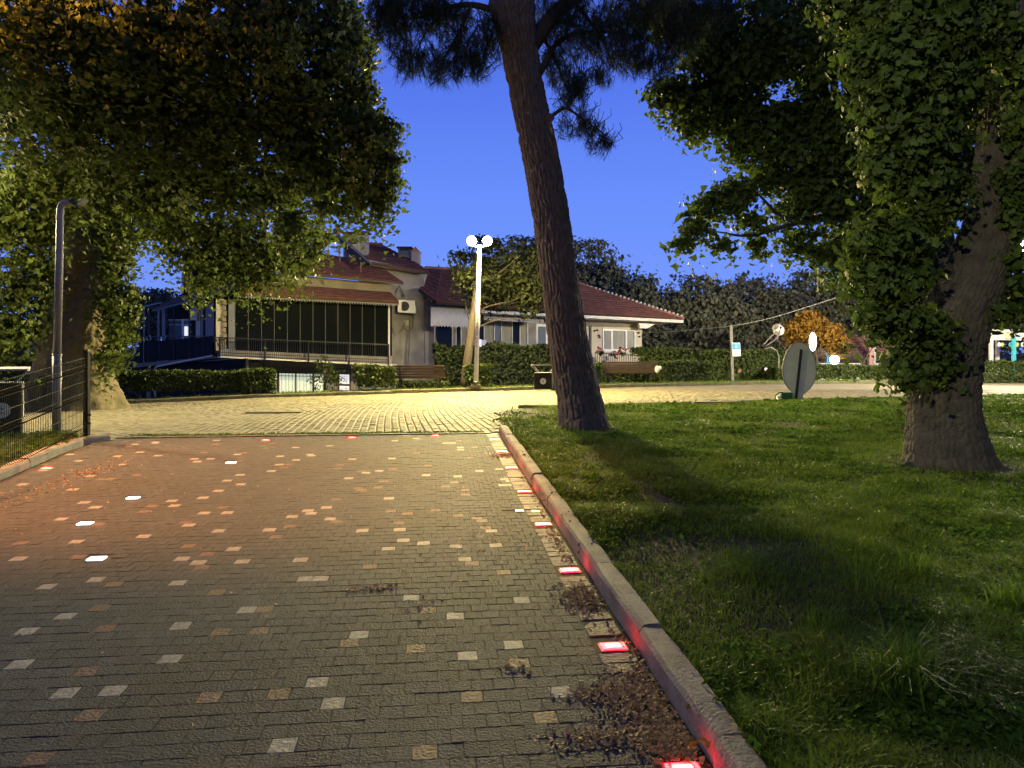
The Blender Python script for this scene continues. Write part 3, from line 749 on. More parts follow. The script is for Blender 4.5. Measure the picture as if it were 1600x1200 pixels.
# ================================================================== LAMPS
def twin_lamp(X, Y, zt, L4, label, group='park street lamps', hood=None, s=1.0, single=False, lean=0.0, text=False, base=None):
    zb = gz(X, Y) + .02 if base is None else base
    t = thing('street_lamp', (X, Y, zb), label, 'street lamp', group)
    H = zt - zb; T = Vector((X + lean, Y, zb + H - .18))
    mb = MB(); mb.box((X, Y, zb + .06), (.34, .34, .12)); mb.build('base_plate', M['kerbold'], t)
    mb = MB(); mb.tube([(X, Y, zb + .1), (X, Y, zb + .22), (X, Y, zb + .26)], [.15, .14, .085], 12); mb.build('base_collar', M['black'], t)
    mb = MB(); mb.tube([(X, Y, zb + .2), T.lerp(Vector((X, Y, zb)), .55), T], [.088, .078, .062], 12); pole = mb.build('pole', M['trimw'], t, smooth=True)
    if text:
        mb = MB()
        for k in range(8):
            if k == 3: continue
            z = zb + 2.45 - k * .135; xx = X + lean * (z - zb) / H - .0; m_ = 1 if k > 4 else 0
            mb.box((xx - .012, Y - .0865, z), (.018, .006, .06), m=m_); mb.box((xx + .012, Y - .0865, z + .018 * (-1) ** k), (.03, .006, .02), m=m_)
        o = mb.build('pole_lettering', [M['text'], M['textr']], pole); o['kind'] = 'stuff'
    mb = MB(); sp = .28 * s
    mb.tube([T + Vector((-sp, 0, .03)), T + Vector((-sp * .5, 0, -.05)), T, T + Vector((sp * .5, 0, -.05)), T + Vector((sp, 0, .03))], .025, 8); mb.build('cross_arm', M['trimw'], t)
    gm = lamp_mat('lamp_glow_%d' % (hash(L4) % 9999), L4)
    for sg in ((0,) if single else (-1, 1)):
        c = T + Vector((sp * sg, 0, .16))
        if hood is None:
            mb = MB(); mb.ball(c, .19 * s, 12, 8); mb.build('globe', gm, t, smooth=True)
        else:
            d = Vector(hood).normalized(); r_ = .16 * s; arc = np.linspace(-.12, math.pi / 2, 8); arh = np.linspace(.18, math.pi / 2, 5)
            mb = MB(); mb.tube([c + d * (r_ * math.sin(a)) for a in arc], [max(r_ * math.cos(a), .004) for a in arc], 14); mb.build('glass_bowl', gm, t, smooth=True)
            mb = MB(); r2 = r_ * 1.06; mb.tube([c - d * (r2 * math.sin(a)) for a in arh], [max(r2 * math.cos(a), .02) for a in arh], 14); mb.build('hood', M['trimw'], t, smooth=True)  # hood added to keep the lamp's light off what stands behind
        mb = MB(); mb.tube([c + Vector((0, 0, -.215 * s)), c + Vector((0, 0, -.17 * s))], [.06 * s, .08 * s], 10); mb.build('globe_holder', M['black'], t)
    return t
def beam(lamp, loc, target, C2, size_deg, blend=.6, radius=.12):
    ld = bpy.data.lights.new('lamp_beam', 'SPOT'); ld.color = C2[0]; ld.energy = C2[1]; ld.spot_size = R(size_deg); ld.spot_blend = blend; ld.shadow_soft_size = radius
    o = bpy.data.objects.new('lamp_beam', ld); link(o, lamp); o.location = Vector(loc) - org(lamp); o.rotation_euler = (Vector(target) - Vector(loc)).to_track_quat('-Z', 'Y').to_euler()
lx_, ly_ = -1.29, 27.45
twin_lamp(lx_, ly_, 5.44, L_TWIN, 'glowing twin-globe street lamp on a white pole between the bench and the litter bin', lean=.13, text=True, base=gz(lx_, ly_) + .1, hood=(.15, -1, -.30))
sl_ = twin_lamp(-9.3, 9.6, 7.7, L_SODIUM, 'orange sodium street lamp standing beside the path beyond the fence', base=gz(-9.3, 9.6) - .05, hood=(0, 1, .9))
fl_ = twin_lamp(-3.0, -3.5, 5.4, L_FRONT, 'unseen park lamp on a white pole behind the viewer, beam added for the oak', base=-.25)
beam(fl_, (-3.0, -3.3, 5.1), (6.2, 8.4, 2.6), P_FRONT, 44, 1.0)  # narrow spot added to brighten the oak, not the globes' own light
twin_lamp(19.1, 28.2, 5.35, L_RIGHT, 'bright street lamp glimpsed behind the thick oak trunk', base=gz(18.4, 28.2))
ll_ = twin_lamp(-10.6, 13.2, 4.4, L_LEFT, 'yellow street lamp over the cobbled street past the plane tree', base=gz(-10.6, 13.2))
beam(ll_, (-10.3, 13.2, 4.0), (-7.2, 14.0, 0), P_LEFT, 128, .5)
beam(sl_, (-8.95, 9.45, 7.0), (-3.7, 8.3, 0), P_SODIUM, 45, .7)
beam(sl_, (-9.0, 9.9, 7.6), (-7.25, 12.1, 6.85), P_SODUP, 56, 1.0)
# orange lamp over the far garden
q = W(1366, 462, 42); twin_lamp(q.x, q.y, q.z, L_ORANGE, 'orange lamp on a pink post above the dark-roofed garden house', single=True, base=.1)
# bright lantern behind the round sign
q = W(1270, 600, 36); t = thing('garden_lantern', (q.x, q.y, q.z - .6), 'tall white glowing lantern just behind the round sign back', 'lantern', 'white lanterns behind the hedge')
mb = MB(); mb.tube([q + Vector((0, 0, -.6)), W(1271, 551, 36)], .05, 8); mb.build('post', M['black'], t)
mb = MB(); mb.ball(W(1270, 534, 36), .16, 14, 9, sz=2.7); mb.build('lantern_glass', lamp_mat('lantern_glow', L_LANTERN), t)
mb = MB(); mb.tube([W(1270, 518, 36), W(1270, 516.5, 36)], [.10, .03], 12); mb.build('cap', M['black'], t)
q = W(1304, 600, 40); t = thing('garden_lantern', (q.x, q.y, q.z - .4), 'small white glowing lantern in front of the dark-roofed garden house', 'lantern', 'white lanterns behind the hedge')
mb = MB(); mb.tube([q + Vector((0, 0, -.4)), W(1304, 572, 40)], .04, 8); mb.build('post', M['black'], t)
mb = MB(); mb.ball(W(1304, 562, 40), .24, 12, 8); mb.build('lantern_glass', MATS['lantern_glow'], t)

# camera pole with a bent top, by the fence
pb = Vector((-.593 * 10.9, 10.9, gz(-6.5, 10.9)))
t = thing('floodlight_pole', pb, 'slim galvanised pole with hooked top and small flood head behind the fence', 'pole')
def Z(py, Y=10.9): return CZ - (py - HY) / F * Y
def Xp(px, Y=10.9): return (px - CX) / F * Y
mb = MB(); mb.box(pb + Vector((0, 0, .03)), (.34, .34, .06), .2); mb.box(pb + Vector((-.02, .02, .09)), (.22, .22, .05), .2); mb.build('base_plate', M['kerbold'], t)
mb = MB(); mb.tube([pb + Vector((0, 0, .06)), (Xp(89), 10.9, Z(555))], [.062, .060], 14); mb.tube([(Xp(89), 10.9, Z(556)), (Xp(89), 10.9, Z(553))], .066, 14)
mb.tube([(Xp(89), 10.9, Z(554)), (Xp(93), 10.9, Z(400)), (Xp(94), 10.9, Z(335)), (Xp(95), 10.9, Z(324)), (Xp(98.5), 10.9, Z(318)), (Xp(104), 10.9, Z(315.5)), (Xp(110), 10.9, Z(315))], [.055, .052, .050, .050, .048, .046, .044], 14)
mb.build('pole', M['steel'], t, smooth=True)
mb = MB(); mb.bar((Xp(107), 10.9, Z(315)), (Xp(118), 10.9, Z(313)), .05, .04); mb.bar((Xp(116), 10.9, Z(317)), (Xp(125), 10.9, Z(320)), .10, .06); mb.build('flood_head', M['black'], t)
mb = MB(); mb.plate([(Xp(123), 10.83, Z(319.5)), (Xp(133), 10.83, Z(310)), (Xp(134), 10.83, Z(311.5)), (Xp(124.5), 10.83, Z(321))], (0, .16, 0)); mb.build('visor', M['steel'], t)

# ================================================================== FENCE
ft = thing('mesh_fence', (-5.87, 10.6, gz(-5.87, 10.6)), 'dark green welded mesh fence panel with a post beside the left kerb', 'fence')
FX = lambda Y: -5.87 + .215 * (10.6 - Y)
def ftop(Y): return 1.20 + (Y - 7.94) * .085
def fbot(Y): return ftop(Y) - 1.16
for Y in (10.6,):
    mb = MB(); mb.box((FX(Y), Y, .2 + .65), (.065, .065, 1.28)); p_ = mb.build('fence_post', M['fence'], ft)
    mb = MB(); mb.box((FX(Y), Y, 1.502), (.072, .072, .02)); mb.build('post_cap', M['black'], p_)
    mb = MB()
    for z in (.5, .62): mb.ball((FX(Y) + .05, Y - .02, z), .022, 8, 6)
    o = mb.build('clamp', M['black'], p_); o['kind'] = 'stuff'
Y = 8.1; mb = MB(); mb.box((FX(5.6), 5.6, .7), (.06, .06, 1.3)); mb.build('fence_post', M['fence'], ft)
mb = MB(); Y = 5.65
def vw(k): # z, forward bend
    out = []
    for f, b in ((0, 0), (.16, 0), (.19, .045), (.22, 0), (.52, 0), (.55, .045), (.58, 0), (.84, 0), (.87, .045), (.90, 0), (1, 0)): out.append((f, b))
    return out
while Y < 10.55:
    zb_, zt_ = fbot(Y), ftop(Y); pts = [(FX(Y) + b, Y, zb_ + f * (zt_ - zb_)) for f, b in vw(0)]
    for a, b in zip(pts[:-1], pts[1:]): mb.bar(a, b, .0048)
    Y += .05
for f in (.02, .16, .22, .37, .52, .58, .71, .84, .90, .985):
    mb.bar((FX(5.65), 5.65, fbot(5.65) + f * 1.16), (FX(10.56), 10.56, fbot(10.56) + f * 1.16), .0050)
o = mb.build('wire_panel', M['fence'], ft); o['kind'] = 'stuff'

# ================================================================== LITTER BINS
def litter_bin(loc, w_, h_, rz, label, roofed, struts_h=.2, light=False):
    t = thing('litter_bin', loc, label, 'litter bin', 'park litter bins'); Z0 = Vector(loc)
    rot = Matrix.Rotation(rz, 3, 'Z')
    def P(x, y, z): return Z0 + rot @ Vector((x, y, z))
    def bx(name, c, s, m, par=t, bevel=0): mb = MB(); mb.box(P(*c), s, rz); return mb.build(name, m, par, bevel=bevel)
    bx('body', (0, 0, h_ / 2 + .03), (w_ - .02, w_ - .02, h_ - .04), M['black'])
    for sx_, sy_, nm in ((0, -1, 'front'), (1, 0, 'side'), (-1, 0, 'side'), (0, 1, 'front')):
        c = (sx_ * (w_ / 2), sy_ * (w_ / 2), h_ / 2 + .05); s = (.022, w_ - .05, h_ - .06) if sx_ else (w_ - .05, .022, h_ - .06)
        pn = bx('panel', c, s, M['greyp'] if sx_ > 0 or light else M['dark'], bevel=.006)
        mb = MB(); off = w_ / 2 + .0115; nrm = Vector((sx_, sy_, 0)); a = P(sx_ * off, sy_ * off, h_ * .55); b_ = P(sx_ * (off + .006), sy_ * (off + .006), h_ * .55)
        mb.tube([a, b_], .105, 20); em = mb.build('emblem', M['white2'], pn)
        mb = MB(); e1 = sx_ * (off + .0085); e2 = sy_ * (off + .0085); tx, ty = (0, 1) if sx_ else (1, 0)
        ring = [P(e1 + tx * math.cos(q_) * .03, e2 + ty * math.cos(q_) * .03, h_ * .54 + math.sin(q_) * .035) for q_ in np.linspace(0, 2 * math.pi, 11)]
        mb.tube(ring, .005, 4, cap=False); mb.bar(P(e1, e2, h_ * .54 - .03), P(e1, e2, h_ * .54 + .065), .008); mb.build('emblem_mark', M['greyp'], pn)
    bx('rim', (0, 0, h_ + .015), (w_, w_, .025), M['steel'])
    tw = w_ * (.5 if not roofed else .5); tp = w_ * .68
    for sx_ in (-1, 1):
        for sy_ in (-1, 1):
            mb = MB(); mb.bar(P(sx_ * tw * .62, sy_ * tw * .62, h_ + .02), P(sx_ * tp, sy_ * tp * .8, h_ + struts_h), .018); mb.build('strut', M['steel'], t)
    mb = MB()
    c = [P(-tp, -tp * .8, h_ + struts_h), P(tp, -tp * .8, h_ + struts_h), P(tp, tp * .8, h_ + struts_h + .02), P(-tp, tp * .8, h_ + struts_h + .02)]
    if roofed: mb.plate(c, (0, 0, .02)); mb.build('rain_cover', M['trimw'], t)
    else:
        for k in range(4): mb.bar(c[k], c[(k + 1) % 4], .03, .02)
        mb.build('top_frame', M['steel'], t)
    return t
q = on_ground(6, 10.75, 0); litter_bin(q, .44, .78, R(28), 'black and grey litter bin with a pale rain cover standing behind the mesh fence', True, .20)
q = on_ground(850, 26.9, .02); litter_bin(q, .62, .60, R(-8), 'dark litter bin with a flared wire top beside the leaning pine', False, .28)
q = on_ground(872, 27.0, .02); mb = MB(); mb.box(q + Vector((0, 0, .06)), (.5, .35, .12)); mb.box(q + Vector((-.05, 0, .32)), (.38, .3, .42)); mb.box(q + Vector((-.05, 0, .55)), (.42, .34, .05))
top('utility_box', mb, M['greyp'], 'low grey utility box half hidden behind the pine trunk', 'utility box')

# ================================================================== BENCHES
def bench(loc, L_, label, mw, rz=0.0, legs=True):
    t = thing('park_bench', loc, label, 'bench', 'park benches by the street'); Z0 = Vector(loc); rot = Matrix.Rotation(rz, 3, 'Z')
    def P(x, y, z): return Z0 + rot @ Vector((x, y, z))
    for k in range(5):
        mb = MB(); mb.bar(P(-L_ / 2, -.16 - .012 * k, .44 + .095 * k), P(L_ / 2, -.16 - .012 * k, .44 + .095 * k), .028, .082); s = mb.build('back_slat', mw, t, bevel=.006)
        if k == 3:
            mb = MB()
            for xx in (-L_ * .36, -L_ * .33, L_ * .33, L_ * .36): mb.ball(P(xx, -.215, .44 + .095 * k), .014, 6, 4)
            mb.build('bolt', M['steel'], s)
    for k in range(4):
        mb = MB(); mb.bar(P(-L_ / 2, -.08 + .11 * k, .40), P(L_ / 2, -.08 + .11 * k, .40), .09, .03); mb.build('seat_slat', mw, t, bevel=.005)
    for sx_ in (-1, 1):
        mb = MB(); x_ = sx_ * L_ * .39
        mb.bar(P(x_, -.1, 0), P(x_, -.1, .4), .05); mb.bar(P(x_, .26, 0), P(x_, .26, .39), .05); mb.bar(P(x_, -.12, .38), P(x_, .28, .38), .05, .03); mb.bar(P(x_, -.12, .36), P(x_, -.185, .86), .045)
        mb.build('leg_frame', M['black'], t)
q = on_ground(656, 27.6, .08); bench(q, 1.80, 'brown slatted park bench beside the white lamp pole', M['wood'])
q = on_ground(983, 31.0, .10); bench(q, 2.15, 'dark slatted park bench in front of the flowered balcony', M['woodd'])
q = W(1292, 595, 37); bench((q.x, q.y, .0), 2.4, 'black park bench behind the round sign near the garden house', M['woodd'])

# ================================================================== ROUND SIGN AND FLOODLIGHT
YS = 18.75
t = thing('road_sign', on_ground(1243, YS, .05), 'round grey sign seen from behind leaning at the lawn edge', 'sign')
cx, cy, rx_, ry_ = 1248.5, 580, 26.5, 45
out = []
for k in range(33):
    a = math.radians(-128 + 360 * k / 32 * .0)
pts = []
for a in np.linspace(R(-62), R(242), 34):
    x_ = cx + rx_ * math.cos(a); y_ = cy - ry_ * math.sin(a) * (1.0 if math.sin(a) > 0 else .78)
    pts.append((x_, y_))
# angles run from lower right over the top to lower left
lo = [(1253, 617), (1253, 627), (1234, 628), (1234, 618)]
pl = pts[::-1] + lo[::-1]
pl = [W(x_, y_, YS) for x_, y_ in (pts[::-1] + [(1234.5, 619), (1234.5, 629), (1253.5, 628), (1254, 617)][::-1][0:1] + [(1253.5, 628), (1234.5, 629), (1234.5, 619)])]
mb = MB(); mb.plate(pl, (.02, .025, 0)); mb.build('sign_plate', M['signb'], t)
rim = MB(); rim.tube([p + Vector((.005, -.004, 0)) for p in pl] + [pl[0] + Vector((.005, -.004, 0))], .009, 5); rim.build('rim', M['steel'], t)
mb = MB(); mb.bar(W(1252, 546, YS - .03), W(1243, 629, YS - .03), .055, .04); mb.build('post_rail', M['black'], t)
t = thing('ground_floodlight', on_ground(1222, 18.6, .09), 'small green ribbed floodlight beside the round sign', 'floodlight'); g0 = W(1224, 621, 18.6)
for k in range(6):
    mb = MB(); mb.box(g0 + Vector((-.06 + .045 * k, 0, 0)), (.03, .20, .25)); mb.build('cooling_fin', M['green'], t)
mb = MB(); mb.box(g0 + Vector((.04, 0, 0)), (.25, .17, .21)); mb.build('housing', M['green'], t, bevel=.01)
mb = MB(); mb.tube([g0 + Vector((-.16, 0, -.03)), g0 + Vector((-.08, 0, -.02))], [.07, .09], 12); mb.build('lens', M['white2'], t)
mb = MB(); mb.tube([g0 + Vector(v) for v in ((-.05, -.11, .13), (-.15, -.12, .12), (-.23, -.1, .04), (-.21, -.08, -.08), (-.15, -.05, -.17))], .016, 7); mb.build('bracket', M['black'], t)
mb = MB(); mb.tube([g0 + Vector((.04, 0, -.1)), (g0.x + .04, g0.y, gz(g0.x, g0.y) + .02)], .03, 8); mb.build('stake', M['black'], t)
# flat concrete slab in the lawn
q = W(1118, 642, 17.6); q.z = gz(q.x, q.y) + .11; mb = MB(); mb.box(q, (1.1, .34, .05), .05); o = top('stone_slab', mb, M['kerb'], 'flat pale stone slab lying in the lawn near the street', 'stone slab')

# ================================================================== TREES
# --- leaning pine
t = thing('pine_tree', (pineX, pineY, gz(pineX, pineY) + .08), 'tall leaning pine with thick furrowed bark at the corner of the lawn', 'pine tree')
def WP(px, py, Y): return tuple(W(px, py, Y))
zb = gz(pineX, pineY) - .05
trunk = bark_tube('trunk', [(pineX + .02, pineY, zb), WP(906, 630, 11.62), WP(889, 540, 11.5), WP(877, 450, 11.35), WP(863, 350, 11.15), WP(846, 250, 10.95), WP(829, 170, 10.75), WP(812, 80, 10.5), WP(800, 0, 10.2), WP(792, -160, 9.9), WP(800, -420, 9.6)],
          [.375, .340, .300, .275, .268, .262, .250, .255, .30, .25, .16], M['bark'], t, na=250, nl=560, cell=(.064, .38), depth=.032, lump=.07, flare=.22)
def branch(name, pts, r0, r1, par, mm='twig'):
    C4 = catmull(pts, max(10, len(pts) * 4)); mb = MB(); n = len(C4); mb.tube([tuple(c) for c in C4], [r0 + (r1 - r0) * k / (n - 1) for k in range(n)], 8)
    return mb.build(name, M[mm], par, smooth=True), C4
pine_br = [([(830, 70, 10.5), (880, 10, 10.6), (960, -30, 10.9), (1060, -40, 11.2)], .13, .05),
           ([(788, 22, 10.3), (740, 8, 10.2), (700, 12, 10.1), (650, 28, 10.0), (585, 22, 9.8)], .055, .012),
           ([(735, 10, 10.2), (722, 40, 10.1), (705, 75, 10.0), (690, 92, 10.0)], .028, .008),
           ([(858, 185, 10.8), (880, 170, 10.7), (900, 178, 10.6), (930, 200, 10.5), (950, 213, 10.4)], .03, .006),
           ([(840, 120, 10.6), (880, 60, 10.8), (960, 50, 11.0), (1030, 70, 11.2)], .05, .01),
           ([(900, 5, 10.6), (940, 60, 10.7), (960, 110, 10.7)], .03, .008),
           ([(850, 60, 10.6), (870, 100, 10.9), (890, 150, 11.0)], .03, .008),
           ([(960, -20, 10.9), (1020, 30, 11.0), (1060, 90, 11.0)], .04, .01),
           ([(700, 12, 10.1), (660, 60, 10.0), (650, 110, 9.9)], .02, .006),
           ([(770, -20, 10.2), (690, -60, 9.8), (600, -60, 9.5)], .08, .02)]
for pts, r0, r1 in pine_br: branch('branch', [WP(*p) for p in pts], r0, r1, t)
stub = MB(); stub.tube([WP(850, 186, 10.75), WP(862, 183, 10.6)], [.09, .05], 9); stub.build('branch_stub', M['bark'], trunk)
def needles(name, blobs, ntuft, nper, ln, par, hang=.9):
    """drooping tufts of long needles at twig ends"""
    w_ = np.array([b[1] * b[3] for b in blobs]); w_ = w_ / w_.sum(); C = []
    for b, ww in zip(blobs, w_):
        m = max(2, int(ntuft * ww)); d = rng.normal(size=(m, 3)); d = unit(d) * (rng.random(m) ** .4)[:, None]
        C.append(np.array(b[0]) + d * np.array([b[1], b[2], b[3]]))
    C = np.concatenate(C); n = len(C); ax_ = unit(rng.normal(size=(n, 3)) * .6 + np.array([0, 0, -hang]))
    ii = np.repeat(np.arange(n), nper); d = unit(ax_[ii] * 1.0 + rng.normal(size=(len(ii), 3)) * .55); d[:, 2] -= .25; d = unit(d)
    st = C[ii] - ax_[ii] * (rng.random(len(ii)) * .16)[:, None]; L_ = ln * (.6 + .6 * rng.random(len(ii)))
    s = unit(np.cross(d, rng.normal(size=d.shape))) * .0024
    V = np.stack([st - s, st + s, st + d * L_[:, None] * .6 + s * .8 + np.array([0, 0, -.006]), st + d * L_[:, None] + np.array([0, 0, -.022]), st + d * L_[:, None] * .6 - s * .8 + np.array([0, 0, -.006])], 1).reshape(-1, 3)
    i = np.arange(len(ii)) * 5
    o = npobj(name, V, [i[:, None] + np.array([[0, 1, 2, 4]]), i[:, None] + np.array([[4, 2, 3]])], [M['needle']], par, rnd=np.tile(rng.random(n)[ii], 2)); o['kind'] = 'stuff'
    # twigs
    mb = MB()
    for k in range(0, n, 3):
        a = Vector(C[k]); b = a - Vector(ax_[k]) * .28; mb.bar(a, b, .006)
        mb.bar(b, b + Vector(rng.normal(size=3) * .04) + Vector((0, 0, .08)), .006)
    o = mb.build('twigs', M['twig'], par); o['kind'] = 'stuff'
nb_ = [PB(625, 45, 45, 35, 9.8), PB(640, 100, 32, 28, 9.9), PB(690, 105, 38, 30, 10), PB(730, 80, 34, 40, 10), PB(745, 108, 20, 22, 10), PB(650, 15, 60, 30, 9.8), PB(600, 20, 25, 40, 9.7), PB(700, 30, 40, 40, 10.1), PB(765, 60, 20, 50, 10.2),
       PB(870, 100, 26, 40, 10.9), PB(890, 150, 24, 30, 10.8), PB(885, 200, 13, 14, 10.5), PB(910, 195, 14, 20, 10.5), PB(933, 225, 18, 14, 10.4), PB(950, 222, 14, 10, 10.4), PB(925, 200, 18, 14, 10.4),
       PB(930, 60, 50, 45, 10.8), PB(985, 85, 40, 35, 11), PB(1025, 100, 32, 26, 11.1), PB(940, 120, 24, 14, 10.7), PB(1000, 30, 70, 40, 11), PB(880, 30, 50, 40, 10.6), PB(1060, 60, 40, 40, 11.2), PB(1090, 20, 60, 40, 11.3), PB(905, 130, 16, 30, 10.7)]
needles('needles', nb_, 2900, 20, .15, t)

# --- big plane tree
PTY = 19.2; px0 = (112 - 800) / 1200 * PTY
t = thing('plane_tree', (px0, PTY, gz(px0, PTY)), 'huge old plane tree with drooping leafy crown at the bend of the street', 'plane tree')
bark_tube('trunk', [(px0, PTY, gz(px0, PTY) - .1), WP(114, 590, PTY), WP(116, 520, PTY), WP(128, 450, PTY), WP(135, 390, PTY - .2), WP(140, 340, PTY - .4), WP(120, 250, PTY - .8), WP(90, 120, PTY - 1.6)],
          [1.00, .86, .84, .74, .72, .70, .55, .35], M['planebark'], t, na=170, nl=260, cell=(.16, .34), depth=.035, lump=.18, flare=.30, flutes=5, seed=12)
for pts, r0, r1 in (([(150, 370, 18.6), (190, 250, 17.6), (260, 140, 16.5), (360, 40, 15)], .36, .1), ([(120, 400, 18.8), (60, 280, 17.5), (20, 120, 16)], .30, .1), ([(140, 300, 18), (260, 230, 17), (420, 210, 16), (560, 240, 15)], .20, .03),
                    ([(150, 330, 18.4), (240, 330, 17.6), (340, 380, 17.2), (440, 380, 17)], .14, .03), ([(200, 230, 17.5), (300, 100, 15.5), (450, 60, 14.5)], .18, .04), ([(100, 420, 19), (50, 440, 18), (10, 470, 17)], .12, .03),
                    ([(250, 60, 15), (290, 95, 14.8), (328, 150, 14.6)], .02, .006), ([(300, 60, 14), (320, 110, 13.9), (310, 160, 13.8)], .015, .005)):
    branch('limb', [WP(*p) for p in pts], r0, r1, t, 'planebark')
pb1 = [PB(30, 40, 120, 90, 12), PB(170, 50, 120, 80, 12.5), PB(310, 40, 120, 90, 13), PB(450, 60, 120, 110, 13.5), PB(540, 60, 45, 90, 14), PB(60, 170, 90, 70, 13.5), PB(200, 170, 110, 80, 14),
       PB(340, 170, 110, 90, 14.5), PB(480, 190, 100, 90, 14.5), PB(575, 225, 50, 55, 14), PB(560, 150, 28, 45, 14.2), PB(560, 285, 48, 36, 14), PB(500, 270, 70, 40, 14.5), PB(80, 280, 90, 60, 15.5), PB(210, 285, 90, 60, 15.5), PB(330, 280, 90, 60, 15.5),
       PB(420, 290, 70, 45, 15.5), PB(590, 205, 34, 22, 14),
       PB(548, 322, 16, 16, 14), PB(590, 305, 16, 18, 14), PB(605, 265, 20, 40, 14), PB(455, 345, 26, 40, 14.6), PB(446, 385, 14, 22, 14.6), PB(505, 320, 16, 20, 14.3), PB(528, 330, 8, 12, 14.2), PB(594, 322, 6, 10, 14),
       PB(300, 365, 60, 34, 17), PB(375, 370, 60, 40, 17), PB(440, 400, 45, 30, 17.5), PB(345, 405, 55, 28, 17.5), PB(485, 375, 30, 38, 17.5), PB(390, 430, 35, 16, 17.5), PB(310, 445, 20, 14, 17.5), PB(250, 335, 50, 26, 17), PB(270, 392, 18, 12, 17), PB(222, 365, 20, 20, 17.5),
       PB(50, 355, 70, 40, 16), PB(20, 330, 40, 40, 15.5), PB(40, 415, 50, 32, 17), PB(178, 400, 30, 44, 18.2), PB(185, 470, 30, 45, 18.4), PB(178, 350, 34, 34, 17.8), PB(186, 535, 20, 34, 18.6), PB(165, 560, 14, 20, 18.5), PB(190, 500, 24, 24, 18.4),
       PB(25, 460, 44, 32, 16.5), PB(22, 505, 38, 28, 16.5), PB(58, 500, 18, 22, 16.8), PB(10, 540, 24, 14, 16.4), PB(70, 455, 22, 20, 17)]
crown('crown', pb1, 118000, .112, M['plane'], t, .22, LEAF3, hang=1.6, shell=.1, per=44, zs=1.5)

# --- near oak
t = thing('oak_tree', (oakX, oakY, gz(oakX, oakY) + .08), 'thick forked oak with leafy shoots down its trunk on the lawn', 'oak tree')
bark_tube('trunk', [(oakX + .02, oakY, gz(oakX, oakY) - .04), WP(1476, 680, oakY), WP(1474, 620, oakY), WP(1480, 560, oakY), WP(1496, 490, oakY), WP(1528, 420, oakY), WP(1556, 330, oakY), WP(1568, 200, oakY), WP(1570, 60, oakY), WP(1574, -120, oakY)],
          [.415, .365, .340, .335, .335, .31, .27, .24, .22, .19], M['oakbark'], t, na=210, nl=380, cell=(.05, .15), depth=.020, lump=.14, flare=.34, flutes=3, seed=8)
bark_tube('limb', [WP(1490, 540, oakY), WP(1468, 470, oakY), WP(1452, 400, oakY), WP(1440, 330, oakY), WP(1425, 220, oakY), WP(1400, 80, oakY)], [.24, .22, .18, .14, .11, .08], M['oakbark'], t, na=90, nl=120, cell=(.045, .12), depth=.012, lump=.1, seed=18)
for a in (0.3, 1.5, 3.4, 5.6):
    L_ = .75; mb = MB(); b_ = Vector((oakX, oakY, gz(oakX, oakY) + .04)); e = b_ + Vector((math.cos(a) * L_ * 1.25, math.sin(a) * L_, -.06))
    limb(mb, b_ + Vector((math.cos(a) * .3, math.sin(a) * .3, .04)), e, .11, .02, n=6, wob=.06); mb.build('root', M['oakbark'], t, smooth=True)
for pts, r0, r1 in (([(1445, 440, 8.2), (1410, 400, 8.0), (1390, 350, 7.8)], .07, .02), ([(1430, 300, 8.1), (1390, 260, 7.8), (1360, 220, 7.6)], .06, .02), ([(1560, 300, 8.1), (1600, 240, 7.8), (1640, 160, 7.6)], .07, .02)):
    branch('branch', [WP(*p) for p in pts], r0, r1, t, 'oakbark')
ob1 = [PB(1440, 30, 75, 60, 7.4), PB(1400, 110, 55, 55, 7.3), PB(1450, 130, 60, 60, 7.5), PB(1410, 210, 50, 55, 7.4), PB(1455, 240, 40, 50, 7.6), PB(1385, 170, 28, 26, 7.2), PB(1425, 290, 45, 40, 7.5), PB(1375, 370, 36, 34, 7.3), PB(1420, 370, 45, 40, 7.6),
       PB(1365, 420, 22, 36, 7.3), PB(1400, 440, 44, 40, 7.5), PB(1395, 500, 36, 26, 7.5), PB(1360, 495, 20, 12, 7.4), PB(1430, 505, 34, 30, 7.7), PB(1425, 560, 28, 26, 7.75), PB(1408, 588, 18, 16, 7.7), PB(1460, 560, 26, 30, 7.8), PB(1462, 520, 16, 26, 7.75),
       PB(1590, 80, 26, 60, 7.8), PB(1595, 190, 20, 40, 7.8), PB(1595, 270, 18, 34, 7.8), PB(1570, 480, 14, 14, 7.9), PB(1540, 20, 40, 30, 7.5), PB(1478, 300, 26, 40, 7.8), PB(1505, 150, 16, 50, 7.8), PB(1530, 70, 24, 30, 7.6), PB(1350, 90, 34, 40, 7.4), PB(1375, 260, 20, 20, 7.3), PB(1345, 390, 12, 14, 7.2), PB(1590, 330, 16, 40, 7.9), PB(1585, 420, 14, 30, 8.0), PB(1330, 0, 60, 30, 7.6), PB(1590, 470, 20, 40, 8.5)]
crown('crown', ob1, 30000, .088, M['oak'], t, .17, OAK5, hang=.35, droop=.1, shell=.2, per=34)

